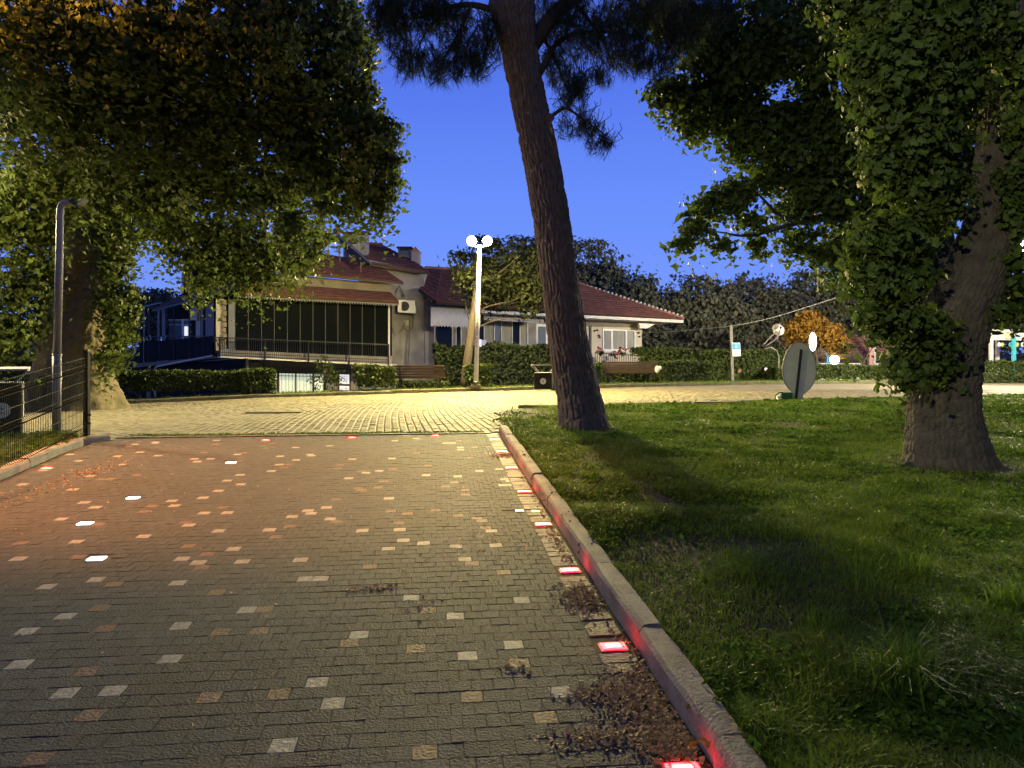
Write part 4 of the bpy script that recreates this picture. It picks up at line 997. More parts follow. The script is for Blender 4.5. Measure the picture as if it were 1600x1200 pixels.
# --- second oak behind
t = thing('oak_tree', (8.2, 15.0, gz(8.2, 15) + .08), 'dark spreading oak behind the forked oak, its boughs over the street', 'oak tree')
bark_tube('trunk', [(8.45, 15, gz(8.2, 15)), WP(1478, 540, 15), WP(1470, 400, 15), WP(1440, 250, 14.8), WP(1400, 100, 14.5)], [.36, .30, .28, .26, .18], M['oakbark'], t, na=60, nl=80, cell=(.08, .2), depth=.02, seed=5)
for pts, r0, r1 in (([(1450, 330, 14.9), (1350, 330, 14.5), (1250, 345, 14), (1205, 330, 13.8)], .14, .02), ([(1300, 335, 14.2), (1240, 350, 14), (1170, 368, 13.8), (1120, 362, 13.7)], .06, .012), ([(1440, 250, 14.8), (1300, 200, 14), (1150, 160, 13.5), (1050, 140, 13.2)], .16, .02), ([(1210, 330, 13.8), (1180, 300, 13.6), (1150, 290, 13.5)], .03, .01)):
    branch('bough', [WP(*p) for p in pts], r0, r1, t, 'oakbark')
ob2 = [PB(1055, 150, 45, 40, 13.2), PB(1080, 195, 26, 18, 13.2), PB(1120, 160, 60, 50, 13.4), PB(1190, 200, 70, 55, 13.6), PB(1150, 235, 32, 24, 13.6), PB(1260, 220, 70, 70, 13.8), PB(1110, 320, 26, 20, 13.6), PB(1150, 310, 40, 30, 13.7), PB(1085, 355, 28, 24, 13.6), PB(1063, 385, 18, 16, 13.6),
       PB(1130, 385, 24, 14, 13.7), PB(1180, 385, 18, 16, 13.8), PB(1195, 270, 50, 26, 13.8), PB(1175, 350, 30, 14, 13.8), PB(1250, 300, 50, 50, 14), PB(1300, 300, 60, 60, 14), PB(1250, 370, 26, 22, 14), PB(1290, 400, 40, 24, 14.2), PB(1340, 380, 50, 50, 14.3), PB(1330, 430, 40, 26, 14.4), PB(1240, 390, 14, 14, 14),
       PB(1100, 50, 70, 60, 12.8), PB(1200, 60, 90, 80, 12.8), PB(1310, 70, 90, 90, 12.8), PB(1320, 180, 80, 70, 13.4), PB(1400, 250, 80, 90, 14), PB(1140, 110, 70, 40, 13), PB(1440, 120, 100, 100, 13.5), PB(1540, 100, 80, 120, 14), PB(1500, 240, 60, 80, 14), PB(1420, 390, 50, 50, 14.6), PB(1590, 300, 40, 50, 14.6), PB(1380, 340, 60, 60, 14), PB(1040, 20, 50, 40, 12.8)]
crown('crown', ob2, 66000, .115, M['oak'], t, .24, LEAF3, hang=.3, droop=.3, shell=.1, per=30)

# --- street side trees and shrubs
def tree(name, label, cat, base_px, Y, zb, trunk_px, r0, blobs, n, size, m='darkleaf', group=None, sub=.5, tm='twig', shape=LEAF1, extra=(), **kw):
    b0 = W(base_px, 600, Y); b0.z = zb
    t = thing(name, b0, label, cat, group)
    if trunk_px:
        C4 = catmull([tuple(b0)] + [WP(*p) for p in trunk_px], 14); mb = MB(); mb.tube([tuple(c) for c in C4], [r0 * (1 - .6 * k / 13) for k in range(14)], 9); mb.build('trunk', M[tm], t, smooth=True)
    for pts, ra, rb in extra: branch('limb', [WP(*p) for p in pts], ra, rb, t, tm)
    crown('crown', blobs, n, size, M[m], t, sub, shape, **kw); return t
tree('street_tree', 'slender leaning tree behind the white lamp pole', 'tree', 725, 29.4, .0, [(733, 540, 29.6), (744, 450, 30.6), (742, 400, 31.5)], .20,
     [PB(725, 415, 22, 24, 31.6), PB(760, 400, 26, 28, 31.8), PB(800, 410, 45, 40, 32.5), PB(790, 450, 55, 36, 32.5), PB(840, 430, 26, 40, 32.8), PB(745, 440, 40, 30, 31), PB(825, 470, 36, 22, 32.5), PB(748, 368, 12, 10, 31.8), PB(775, 380, 18, 12, 31.8), PB(712, 400, 10, 10, 31.6)],
     9000, .16, 'streetleaf', sub=.35, shell=.2, tm='darkbark', extra=(([(738, 500, 31), (760, 480, 31), (800, 470, 31.6), (830, 455, 32.5)], .05, .015), ([(741, 470, 31), (722, 430, 31.8), (715, 410, 28.7)], .05, .015), ([(738, 510, 31), (730, 490, 31), (727, 470, 31)], .03, .01), ([(737, 515, 31), (780, 500, 31), (830, 500, 31.6)], .04, .012), ([(742, 440, 31), (775, 430, 31), (810, 400, 31)], .04, .015)))
far = [('broad dark evergreen rising behind the bungalow roof', 905, 52, [PB(905, 425, 62, 55, 52), PB(850, 420, 50, 50, 53), PB(935, 470, 55, 60, 52), PB(880, 480, 60, 40, 52), PB(820, 400, 40, 30, 54)]),
       ('low rounded evergreen next to the bungalow roof corner', 995, 50, [PB(995, 485, 40, 52, 50), PB(960, 500, 40, 40, 50), PB(1015, 540, 30, 40, 49)]),
       ('tall rounded evergreen above the small blue notice', 1090, 50, [PB(1085, 480, 55, 48, 50), PB(1055, 500, 38, 45, 50), PB(1120, 500, 50, 55, 50), PB(1100, 545, 60, 40, 49)]),
       ('grey-green evergreen above the white satellite dish', 1180, 54, [PB(1170, 480, 50, 48, 54), PB(1205, 500, 50, 50, 54), PB(1175, 540, 50, 40, 53)]),
       ('tallest grey-green evergreen behind the orange-lit tree', 1270, 56, [PB(1265, 468, 48, 44, 56), PB(1230, 500, 50, 50, 56), PB(1310, 490, 50, 50, 56), PB(1270, 520, 60, 40, 56)]),
       ('dark evergreen between the orange-lit tree and the oak', 1370, 58, [PB(1365, 490, 50, 55, 58), PB(1410, 500, 50, 60, 58)]),
       ('evergreen beyond the white kiosk', 1540, 60, [PB(1530, 490, 60, 60, 60), PB(1600, 500, 60, 60, 60), PB(1470, 500, 50, 60, 60)]),
       ('dark evergreen beyond the roofed terrace of the old house', 240, 62, [PB(245, 478, 40, 24, 62), PB(205, 480, 30, 26, 62), PB(225, 500, 60, 30, 62)]),
       ('dark evergreen behind the plane tree trunk', 30, 44, [PB(30, 570, 70, 60, 44), PB(-40, 530, 60, 60, 44), PB(110, 590, 60, 50, 44), PB(180, 590, 50, 50, 44)])]
for lb, bp, Y, bl in far:
    tree('evergreen_tree', lb, 'tree', bp, Y, -.6, [(bp, 560, Y), (bp, 500, Y)], .3, bl, 17000, .28, 'darkleaf', 'evergreens behind the gardens', sub=.75, shell=.55, per=40)
tree('autumn_tree', 'small tree lit bright orange by a lamp above the hedge', 'tree', 1275, 40, -.2, [(1277, 570, 40), (1270, 530, 40)], .12, [PB(1262, 505, 26, 18, 40), PB(1285, 520, 30, 20, 40), PB(1305, 535, 20, 16, 40), PB(1245, 518, 22, 20, 40), PB(1262, 490, 12, 8, 40), PB(1310, 545, 14, 12, 40)], 5200, .17, 'autumn', sub=.3, shell=.2)
tree('bare_tree', 'thin forked sapling before the white garden wall', 'sapling', 1348, 39, -.2, [(1348, 568, 39)], .07, [PB(1372, 538, 12, 8, 39), PB(1325, 545, 14, 8, 39)], 220, .16, 'hedge', sub=.2, extra=(([(1348, 570, 39), (1360, 548, 39), (1376, 530, 39)], .05, .02), ([(1348, 570, 39), (1335, 556, 39), (1318, 548, 39)], .05, .02)))
tree('rose_bush', 'thin climbing shrub against the lit basement window', 'shrub', 506, 30.5, -.6, [(507, 590, 30.5), (503, 570, 30.5)], .06, [PB(512, 582, 20, 14, 30.4), PB(495, 595, 14, 18, 30.4), PB(520, 600, 12, 16, 30.4), PB(505, 563, 16, 10, 30.4)], 950, .10, 'hedge', sub=.22, shell=.2, extra=(([(509, 615, 30.4), (508, 590, 30.4), (509, 565, 30.4)], .035, .015), ([(509, 600, 30.4), (500, 585, 30.4), (492, 580, 30.4)], .02, .01)))
# hedges
def hedge(label, x0, x1, y0, y1, Y0, Y1, n, size=.085, dep=.8, stems=True, m='hedge', cat='hedge', name='hedge', group='hedges behind the far kerb'):
    A = W(x0, y1, Y0); B = W(x1, y1, Y1); c = (A + B) / 2; c.z = min(A.z, B.z)
    t = thing(name, c, label, cat, group)
    h = ((y1 - y0) / F * (Y0 + Y1) / 2); L_ = (B - A).length; u = rng.random(n); k = rng.random(n); w_ = rng.random(n) - .5; hh = rng.random(n) ** .75
    face = rng.random(n) < .6; w_ = np.where(face, -.5 + .12 * rng.random(n), w_); hh = np.where(~face & (rng.random(n) < .7), 1 - .12 * rng.random(n), hh)
    lump = (fbm(u * L_ * 1.6 + x0, hh * 2, 41) - .5) * .35; lo = .28 if stems else .0
    d = (B - A).normalized(); dn = Vector((-d.y, d.x, 0))
    z = A.z + (B.z - A.z) * u + h * (lo + (1 - lo) * hh) * (1 + lump * .5 * hh)
    P = np.array(A)[None] + np.outer(u, np.array(B - A)); P[:, 2] = z
    P += np.outer(w_ * dep * (1 + lump) + dep * .5, np.array(dn)) + rng.normal(size=(n, 3)) * .035
    Nn = np.where(face[:, None], -np.array(dn)[None], np.array([[0, 0, 1.]])) + rng.normal(size=(n, 3)) * .7
    V, Fc, r = leaf_arrays(P, Nn, size * (.5 + rng.random(n)), LEAF1, droop=.1)
    o = npobj('foliage', V, [Fc], [M[m]], t, rnd=r); o['kind'] = 'stuff'
    mb = MB()
    if stems:
        for q_ in range(max(3, int(L_ * 2.6))):
            f = (q_ + rng.random() * .6) / max(3, int(L_ * 2.6)); p = A.lerp(B, min(f, 1)) + dn * dep * (.15 + .5 * rng.random()); p.z -= .1
            e1 = p + Vector((rng.normal() * .10, 0, h * .35)); e2 = e1 + Vector((rng.normal() * .22, rng.normal() * .1, h * .4)); mb.tube([p, e1, e2], [.022, .018, .01], 5)
            mb.tube([e1, e1 + Vector((rng.normal() * .22, rng.normal() * .1, h * .38))], [.014, .008], 5)
        o = mb.build('stems', M['oakbark'], t); o['kind'] = 'stuff'
    return t
hedge('low trimmed hedge in front of the roofed terrace', 168, 300, 581, 622, 23.6, 24.4, 7000)
hedge('leggy hedge with bare stems under the old house terrace', 300, 378, 581, 620, 24.4, 24.9, 4500)
hedge('bushy bright shrub by the lit basement window', 378, 430, 579, 619, 24.8, 25.2, 4200, stems=False, cat='shrub', name='shrub')
hedge('cube-trimmed hedge at the end of the bench', 556, 618, 573, 616, 26.3, 26.8, 4600)
hedge('square-trimmed hedge behind the white lamp pole', 727, 768, 571, 612, 28.2, 28.4, 3300, .08, .6)
hedge('low scrub under the slatted bench', 618, 700, 597, 614, 28.2, 28.6, 2400, .07, .5)
hedge('tall dark hedge shading the windows behind the lamp', 680, 870, 540, 612, 30.5, 31.5, 15000, .12, 1.2, False, m='darkhedge')
hedge('bright green sprig hedge just beside the pine trunk', 925, 942, 568, 598, 30.2, 30.4, 900, .09, .5, False)
hedge('dark hedge beneath the flowered balcony railing', 925, 1035, 577, 604, 31.5, 32.5, 6500, .09, .9)
hedge('rounded yellow-green hedge beyond the dark bench', 1035, 1112, 566, 604, 31.6, 32.6, 6500, .09, 1.2)
hedge('dark shrubbery around the small blue notice', 1000, 1230, 548, 602, 35.5, 37, 19000, .13, 1.5, False)
hedge('dark clipped hedge behind the round sign', 1215, 1430, 572, 600, 35.6, 36.6, 14000, .10, 1.0)
hedge('long clipped hedge before the white kiosk', 1505, 1680, 566, 598, 35.5, 37.5, 9500, .10, 1.0, False)
hedge('distant dark hedge closing the street at the plane tree', -120, 175, 560, 628, 26, 26.5, 10000, .14, 1.2, False)
# potted plant against the plane trunk
q = W(55, 632, 18.0); t = thing('plant_pot', q, 'black pot with trailing leaves hung beside the plane trunk', 'plant pot')
mb = MB(); mb.tube([q + Vector((0, 0, 0)), q + Vector((0, 0, .38))], [.13, .17], 10); mb.build('pot', M['black'], t)
crown('leaves', [(tuple(q + Vector((0, 0, .5))), .2, .2, .2)], 260, .09, M['weed'], t, .08, LEAF1)
mb = MB(); mb.bar(q + Vector((0, .1, -.5)), q + Vector((0, .1, 0)), .04); mb.build('stand', M['black'], t)

# ================================================================== HOUSES
def tiled(name, A, B, C, D, courses, ribs, m, parent, thick=.10, step=.035, rib=.022):
    """roof plane: eave A->B, ridge D->C; stepped courses with rounded tile ribs, as real relief"""
    A, B, C, D = [np.array(p, float) for p in (A, B, C, D)]
    nrm = np.cross(B - A, D - A); nrm /= np.linalg.norm(nrm)
    if nrm[2] < 0: nrm = -nrm
    nu = ribs * 4 + 1; u = np.linspace(0, 1, nu); hr = np.abs(np.sin(u * ribs * np.pi)) * rib
    rows = []
    for k in range(courses):
        for v, hz in ((k / courses, step), ((k + 1) / courses, 0.0)):
            e0 = A + (D - A) * v; e1 = B + (C - B) * v
            jit = (rng.random(nu) - .5) * .008
            rows.append(e0[None] + (e1 - e0)[None] * u[:, None] + nrm[None] * (hr + hz + jit)[:, None])
    rows = [rows[0] - nrm[None] * thick] + rows; V = np.concatenate(rows); nr = len(rows)
    i = np.arange(nr - 1)[:, None] * nu; j = np.arange(nu - 1)[None]
    Fc = np.stack([i + j, i + j + 1, i + nu + j + 1, i + nu + j], -1).reshape(-1, 4)
    o = npobj(name, V, [Fc], [m], parent)
    mb = MB(); q_ = Vector(nrm) * -thick; mb.plate([Vector(p) - Vector(nrm) * .01 for p in (A, B, C, D)], q_)
    s = mb.build('roof_deck', M['twig'], o); return o
def H(x, y, d=0.0): return W(x, y, 33 + (x - 350) * .0078 + d)
def quad(par, name, pts, thick, m, bevel=0.0):
    mb = MB(); mb.plate(pts, thick); return mb.build(name, m, par, bevel=bevel)

# ---------------- old two-storey house
h1 = thing('old_house', H(480, 640), 'old two-storey house with red tiled roofs and a dark glazed upper balcony', 'house')
quad(h1, 'wall', [H(378, 556, 1.4), H(612, 567, 1.4), H(612, 660, 1.4), H(378, 660, 1.4)], (0, 3, 0), M['wallg'])
quad(h1, 'wall_band', [H(383, 562, 1.34), H(556, 570, 1.34), H(556, 576, 1.34), H(383, 570, 1.34)], (0, .05, 0), M['wallp'])
# basement sliding door / window
wf = quad(h1, 'window_surround', [H(404, 575.5, 1.32), H(508, 580, 1.32), H(508, 583, 1.32), H(404, 579, 1.32)], (0, .06, 0), M['wallb'])
win = quad(h1, 'window', [H(414, 582, 1.36), H(508, 584, 1.36), H(508, 640, 1.36), H(414, 640, 1.36)], (0, .03, 0), M['litwin'])
for x0, x1 in ((432.5, 436), (461, 463), (488, 491), (506.5, 508.5)):
    quad(win, 'frame', [H(x0, 582, 1.28), H(x1, 582, 1.28), H(x1, 640, 1.28), H(x0, 640, 1.28)], (0, .05, 0), M['woodd'])
quad(win, 'frame', [H(412, 580.5, 1.28), H(509, 583, 1.28), H(509, 585, 1.28), H(412, 582.5, 1.28)], (0, .04, 0), M['woodd'])
for k in range(9):
    x = 440 + 5.6 * k
    if abs(x - 462) < 2: continue
    mb = MB(); mb.bar(H(x, 583, 1.22), H(x, 640, 1.22), .018); mb.build('window_bar', M['steel'], win)
mb = MB(); mb.bar(H(436, 587, 1.22), H(490, 588, 1.22), .03); mb.build('window_bar', M['black'], win)
s = quad(h1, 'window_surround', [H(523, 577, 1.32), H(556, 578.5, 1.32), H(556, 640, 1.32), H(523, 640, 1.32)], (0, .06, 0), M['wallp'])
win = quad(h1, 'window', [H(528, 583, 1.27), H(548, 584, 1.27), H(548, 617, 1.27), H(528, 617, 1.27)], (0, .05, 0), M['woodd'])
quad(win, 'pane', [H(530.5, 585, 1.24), H(545.5, 585.5, 1.24), H(545.5, 600, 1.24), H(530.5, 599.5, 1.24)], (0, .02, 0), M['litwin2'])
quad(win, 'pane', [H(530.5, 603, 1.24), H(545.5, 603.5, 1.24), H(545.5, 615.5, 1.24), H(530.5, 615.5, 1.24)], (0, .02, 0), M['litwin2'])
for y in (588, 591.5, 595, 606, 610): mb = MB(); mb.bar(H(530.5, y, 1.2), H(545.5, y + .4, 1.2), .014); mb.build('window_bar', M['steel'], win)
for k in range(3): mb = MB(); mb.bar(H(534 + 4 * k, 585, 1.2), H(534 + 4 * k, 616, 1.2), .012); mb.build('window_bar', M['steel'], win)
quad(h1, 'corbel', [H(383, 566, .9), H(401, 566.5, .9), H(401, 571, .9), H(392, 572, .9), H(392, 582, .9), H(384, 582, .9)], (0, .5, 0), M['wallp'])
# balcony slab, parapet, railing
sl = quad(h1, 'balcony_slab', [H(340, 558.5, -.15), H(612, 572, -.15), H(612, 569.5, -.15), H(340, 556, -.15)], (0, 1.6, 0), M['trimw'])
quad(h1, 'balcony_parapet', [H(346, 546.5, .02), H(612, 558, .02), H(612, 569, .02), H(346, 555.5, .02)], (0, .15, 0), M['wallp'])
rl = thing_rl = None
mb = MB()
mb.bar(H(334, 527, -.2), H(608, 538.5, -.2), .045); mb.bar(H(338, 550.5, -.2), H(608, 562.5, -.2), .03)
rail = mb.build('railing', M['black'], h1)
mb = MB()
for k in range(91):
    x = 336 + 3.0 * k; mb.bar(H(x, 527 + (x - 334) * .042, -.2), H(x, 555.5 + (x - 340) * .049, -.2), .014)
o = mb.build('baluster', M['black'], rail); o['kind'] = 'stuff'
for x in (343, 414, 482, 545.5, 607): mb = MB(); mb.bar(H(x, 526 + (x - 334) * .042, -.22), H(x, 558 + (x - 340) * .05, -.22), .06); mb.build('railing_post', M['black'], rail)
mb = MB(); mb.bar(H(336, 527, -.2), H(345, 549, -.2), .03); mb.build('railing_brace', M['black'], rail)
# pillar with stone edging
pil = quad(h1, 'pillar', [H(337.5, 466, .0), H(345, 466, .0), H(345, 548, .0), H(337.5, 548, .0)], (0, .4, 0), M['wallc'])
for k in range(9):
    y = 468 + 8.8 * k; quad(pil, 'stone', [H(345.3, y, -.03), H(350.5 - (k % 2) * 1.0, y, -.03), H(350.5 - (k % 2) * 1.0, y + 7.6, -.03), H(345.3, y + 7.6, -.03)], (0, .3, 0), M['wallb'], .01)
quad(h1, 'pillar', [H(357, 467, .15), H(368, 467, .15), H(368, 548, .15), H(357, 548, .15)], (0, .3, 0), M['wallg'])
# dark glazing
quad(h1, 'balcony_back_wall', [H(346, 455, 1.3), H(612, 468, 1.3), H(612, 556, 1.3), H(346, 545, 1.3)], (0, .1, 0), M['dark'])
gx_ = [368, 388, 408.5, 428.5, 449, 469, 489, 508.5, 528, 547, 566, 586, 606]
for a, b in zip(gx_[:-1], gx_[1:]):
    p_ = quad(h1, 'glass_panel', [H(a + .3, 458 + (a - 368) * .04, .12), H(b - .3, 458 + (b - 368) * .04, .12), H(b - .3, 547.5 + (b - 368) * .044, .12), H(a + .3, 547.5 + (a - 368) * .044, .12)], (0, .02, 0), M['glassd'])
    if a > 368: mb = MB(); mb.bar(H(a, 459 + (a - 368) * .04, .10), H(a, 547 + (a - 368) * .044, .10), .020); mb.build('edge_profile', M['greyp'], p_)
quad(h1, 'corner_strip', [H(606.5, 466, .05), H(609, 466, .05), H(609, 556, .05), H(606.5, 556, .05)], (0, .08, 0), M['trimw'])
# plants on the parapet: dim shapes behind the glass
# lower tiled apron roof
tiled('roof', H(372, 458, -.35), H(623, 471, -.35), H(610, 457, .9), H(396, 441, .9), 5, 62, M['roof'], h1)
quad(h1, 'fascia', [H(372, 459.5, -.28), H(623, 472.5, -.28), H(623, 476, -.28), H(372, 463.5, -.28)], (0, .08, 0), M['wallb'])
mb = MB()
for k in range(60):
    x = 374 + k * 4.15; y = 464 + (x - 372) * .052; mb.plate([H(x, y - 1.5, -.3), H(x + 3.9, y - 1.3, -.3), H(x + 2, y + 2.2, -.3)], (0, .03, 0))
o = mb.build('scalloped_trim', M['wallg'], h1); o['kind'] = 'stuff'
# beige wall strip and main roof
quad(h1, 'wall', [H(396, 424, .9), H(610, 444, .9), H(610, 470, .9), H(396, 470, .9)], (0, 2.5, 0), M['wallb'])
tiled('roof', H(388, 419, .5), H(630, 441, .5), H(585, 411, 3.2), H(405, 378, 4.2), 12, 60, M['roof'], h1)
tiled('roof', H(330, 440, 2.5), H(392, 419, .5), H(405, 378, 4.2), H(360, 400, 4.2), 8, 14, M['roof'], h1)
quad(h1, 'gutter', [H(388, 420, .42), H(630, 442.3, .42), H(630, 444, .42), H(388, 422, .42)], (0, .08, 0), M['woodd'])
# skylight window in the shade of the tree
dw = quad(h1, 'dormer', [H(393, 390, 2.2), H(404, 390, 2.2), H(404, 436, 1.2), H(393, 436, 1.2)], (0, .4, 0), M['pvc'])
quad(dw, 'pane', [H(395, 396, 1.9), H(402, 396, 1.9), H(402, 430, 1.0), H(395, 430, 1.0)], (0, .03, 0), M['glassb'])
# upper dark clad volume at the left
quad(h1, 'clad_wall', [H(284, 396, 4.4), H(395, 400, 4.4), H(395, 460, 4.4), H(284, 460, 4.4)], (0, 2.5, 0), M['dark'])
quad(h1, 'clad_trim', [H(283.5, 396, 4.3), H(286, 396, 4.3), H(286, 458, 4.3), H(283.5, 458, 4.3)], (0, .1, 0), M['trimw'])
quad(h1, 'clad_trim', [H(283, 395, 4.3), H(330, 395, 4.3), H(330, 397, 4.3), H(283, 397, 4.3)], (0, .1, 0), M['trimw'])
# second roof at the back right, with wall
quad(h1, 'wall', [H(560, 416, 2.6), H(662, 420, 2.6), H(662, 640, 2.6), H(560, 640, 2.6)], (0, 3.5, 0), M['wallp'])
tiled('roof', H(578, 411, 2.2), H(672, 425, 2.2), H(640, 404, 4.8), H(566, 398, 4.8), 6, 24, M['roof'], h1)
tiled('roof', H(560, 401, 4.5), H(640, 405, 4.5), H(598, 383, 6.5), H(573, 381, 6.5), 6, 18, M['roof'], h1)
quad(h1, 'gutter', [H(578, 412.5, 2.12), H(672, 426.5, 2.12), H(672, 429.5, 2.12), H(578, 415.5, 2.12)], (0, .08, 0), M['woodd'])
mb = MB(); mb.bar(H(573, 381.5, 6.5), H(598, 382.5, 6.5), .22, .16); mb.build('ridge_cap', M['roof'], h1)
quad(h1, 'roof_flashing', [H(566, 408, 2.5), H(612, 418, 2.5), H(612, 413, 2.6), H(572, 405, 2.6)], (0, .06, 0), M['wallp'])
def chimney(x0, x1, y0, y1, d, kind=0):
    c = quad(h1, 'chimney', [H(x0, y0, d), H(x1, y0, d), H(x1, y1, d), H(x0, y1, d)], (0, .7, 0), M['wallp'], .02)
    w_ = (x1 - x0) * .14
    if kind == 0:
        quad(c, 'chimney_cap', [H(x0 - w_, y0 - 3, d - .1), H(x1 + w_, y0 - 3, d - .1), H(x1 + w_, y0 - .6, d - .1), H(x0 - w_, y0 - .6, d - .1)], (0, .9, 0), M['twig'])
        quad(c, 'chimney_mouth', [H(x0 + w_, y0 + .6, d - .01), H(x1 - w_, y0 + .6, d - .01), H(x1 - w_, y0 + 3.4, d - .01), H(x0 + w_, y0 + 3.4, d - .01)], (0, .05, 0), M['black'])
    else:
        quad(c, 'chimney_cap', [H(x0 - w_, y0 + .5, d - .06), H((x0 + x1) / 2, y0 - 8, d - .06), H(x1 + w_, y0 + .5, d - .06)], (0, .8, 0), M['terra'])
chimney(536, 555, 365, 402, 4.6); chimney(555, 573, 364, 402, 4.4); chimney(545, 560, 378, 402, 4.0); chimney(622, 640.5, 388, 410, 4.8); chimney(642.5, 655, 393, 416, 4.2, 1)
# solar water heater
sh = thing('solar_heater', H(545, 440, 1.6), 'black slanted solar water heater panel with white tank on the old house roof', 'solar heater')
mb = MB(); mb.plate([H(519, 369, 2.7), H(531, 370, 2.4), H(579, 411, .75), H(565, 417, 1.0)], Vector((.02, -.05, .05))); mb.build('collector', M['black'], sh)
mb = MB(); mb.bar(H(531, 370, 2.35), H(579, 411, .70), .06); mb.build('collector_rim', M['steel'], sh)
mb = MB(); mb.tube([H(505, 368, 3.0), H(519, 372, 2.9)], [.27, .27], 12); mb.build('tank', M['trimw'], sh, smooth=True)
for x, y0, y1, d in ((514, 370, 404, 2.4), (564, 410, 426, .9), (531, 385, 410, 2.2)): mb = MB(); mb.bar(H(x, y0, d), H(x, y1, d), .045); mb.build('support_leg', M['terra'], sh)
def dish(p, r, m, label, tilt=(0.1, -1, .35), name='satellite_dish', par=None):
    p = Vector(p); t = thing(name, p + Vector((0, 0, -r * 1.4)), label, 'satellite dish', 'satellite dishes'); n = Vector(tilt).normalized(); a = n.orthogonal().normalized(); b = n.cross(a); mb = MB(); ps = []
    pts = [p - n * (.22 * r) , p - n * (.17 * r), p - n * (.05 * r), p]; mb.tube([pts[0], pts[1], pts[2], pts[3], p - n * .01], [.02, r * .55, r * .9, r, r * .97], 18); mb.build('reflector', m, t, smooth=True)
    mb = MB(); mb.bar(p - Vector((0, 0, r)), p + n * r * .9, .025); mb.ball(p + n * r * .9, .05, 8, 5); mb.build('feed_arm', M['black'], t)
    mb = MB(); mb.bar(p - n * .1, p + Vector((0, .1, -r * 1.5)), .05); mb.build('mast', M['terra'], t)
dish(H(527, 361, 2.6), .21, M['terra'], 'reddish satellite dish above the solar heater on the old house')
# air conditioner
t = thing('air_conditioner', H(636, 489, 2.0), 'white air conditioner box on the pale wall of the old house', 'air conditioner')
quad(t, 'casing', [H(621, 468.5, 2.1), H(649, 469.5, 2.1), H(649, 489.5, 2.1), H(621, 488, 2.1)], (0, .35, 0), M['pvc'], .02)
mb = MB(); c = H(632, 478.5, 2.085); mb.tube([c, c + Vector((0, -.02, 0))], .235, 20); fan = mb.build('fan_grille', M['black'], t)
for r_ in (.08, .15, .22):
    mb = MB(); mb.tube([c + Vector((math.cos(a) * r_, -.03, math.sin(a) * r_)) for a in np.linspace(0, 6.283, 17)], .007, 4, cap=False); mb.build('grille_ring', M['steel'], fan)
mb = MB(); mb.bar(H(624, 489.6, 2.5), H(624, 492, 2.2), .04); mb.bar(H(646, 490.6, 2.5), H(646, 493, 2.2), .04); mb.build('bracket', M['steel'], t)
# meter boxes and pipes on the pale wall
mb = MB(); mb.tube([H(641, 493, 2.5), H(640, 530, 2.5), H(638, 575, 2.5)], .03, 6); mb.build('drain_pipe', M['wallg'], h1)
mb = MB(); mb.tube([H(646, 490, 2.5), H(645, 510, 2.5), H(638, 518, 2.5), H(631, 512, 2.5), H(633, 505, 2.5)], .016, 6); mb.build('cable_loop', M['black'], h1)
quad(h1, 'meter_box', [H(631, 500, 2.5), H(638, 500, 2.5), H(638, 508.5, 2.5), H(631, 508.5, 2.5)], (0, .1, 0), M['signb'])
mb = MB(); mb.tube([H(611, 459, 2.3), H(618, 457, 2.3), H(624, 446, 2.3), H(629, 458, 2.3), H(632, 464, 2.3)], .035, 6); mb.build('stove_pipe', M['black'], h1)
mb = MB(); mb.tube([H(607, 500, 2.5), H(618, 525, 2.5), H(628, 515, 2.5), H(634, 500, 2.5)], .014, 5); mb.build('cable_loop', M['black'], h1)
# roofed terrace on the left of the house
T_ = lambda x, y, d=0.0: W(x, y, 33 + (342 - x) * .055 + d)
tiled('roof', T_(240, 483), T_(372, 448, .5), T_(400, 432, 1.5), T_(300, 452, 2.5), 6, 30, M['roofd'], h1)
quad(h1, 'fascia', [T_(238, 484, -.1), T_(342, 456, -.1), T_(342, 460, -.1), T_(238, 487, -.1)], (0, .08, 0), M['woodd'])
quad(h1, 'terrace_slab', [T_(207, 569, -.1), T_(342, 556, -.1), T_(342, 559, -.1), T_(207, 575, -.1)], (0, 2.2, 0), M['wallb'])
quad(h1, 'terrace_back_wall', [T_(262, 478, 2.4), T_(342, 460, 2.4), T_(342, 560, 2.4), T_(262, 568, 2.4)], (0, .2, 0), M['dark'])
for x0, x1, m_ in ((246, 250, 'wallp'), (253, 258, 'wallp'), (306, 313, 'wallc'), (314, 317.5, 'wallp'), (321, 334, 'wallp')):
    quad(h1, 'shutter_panel', [T_(x0, 484 - (x0 - 240) * .17, 1.2), T_(x1, 484 - (x1 - 240) * .17, 1.2), T_(x1, 535, 1.2), T_(x0, 537, 1.2)], (0, .06, 0), M[m_])
w2 = quad(h1, 'window', [T_(264, 500, 2.2), T_(298, 498, 2.2), T_(298, 545, 2.2), T_(264, 548, 2.2)], (0, .05, 0), M['glassb'])
for x0, x1, y0, y1 in ((263, 299, 499, 500.5), (284, 287, 500, 545), (264, 299, 507, 508)):
    quad(w2, 'frame', [T_(x0, y0, 2.1), T_(x1, y0, 2.1), T_(x1, y1, 2.1), T_(x0, y1, 2.1)], (0, .04, 0), M['pvc'])
quad(w2, 'pane', [T_(288, 510, 2.1), T_(293, 510, 2.1), T_(293, 525, 2.1), T_(288, 525, 2.1)], (0, .03, 0), M['litwin2'])
bx = quad(h1, 'wall_cabinet', [T_(297, 480, .9), T_(308, 479, .9), T_(308, 500, .9), T_(297, 500.5, .9)], (0, .3, 0), M['wallc'])
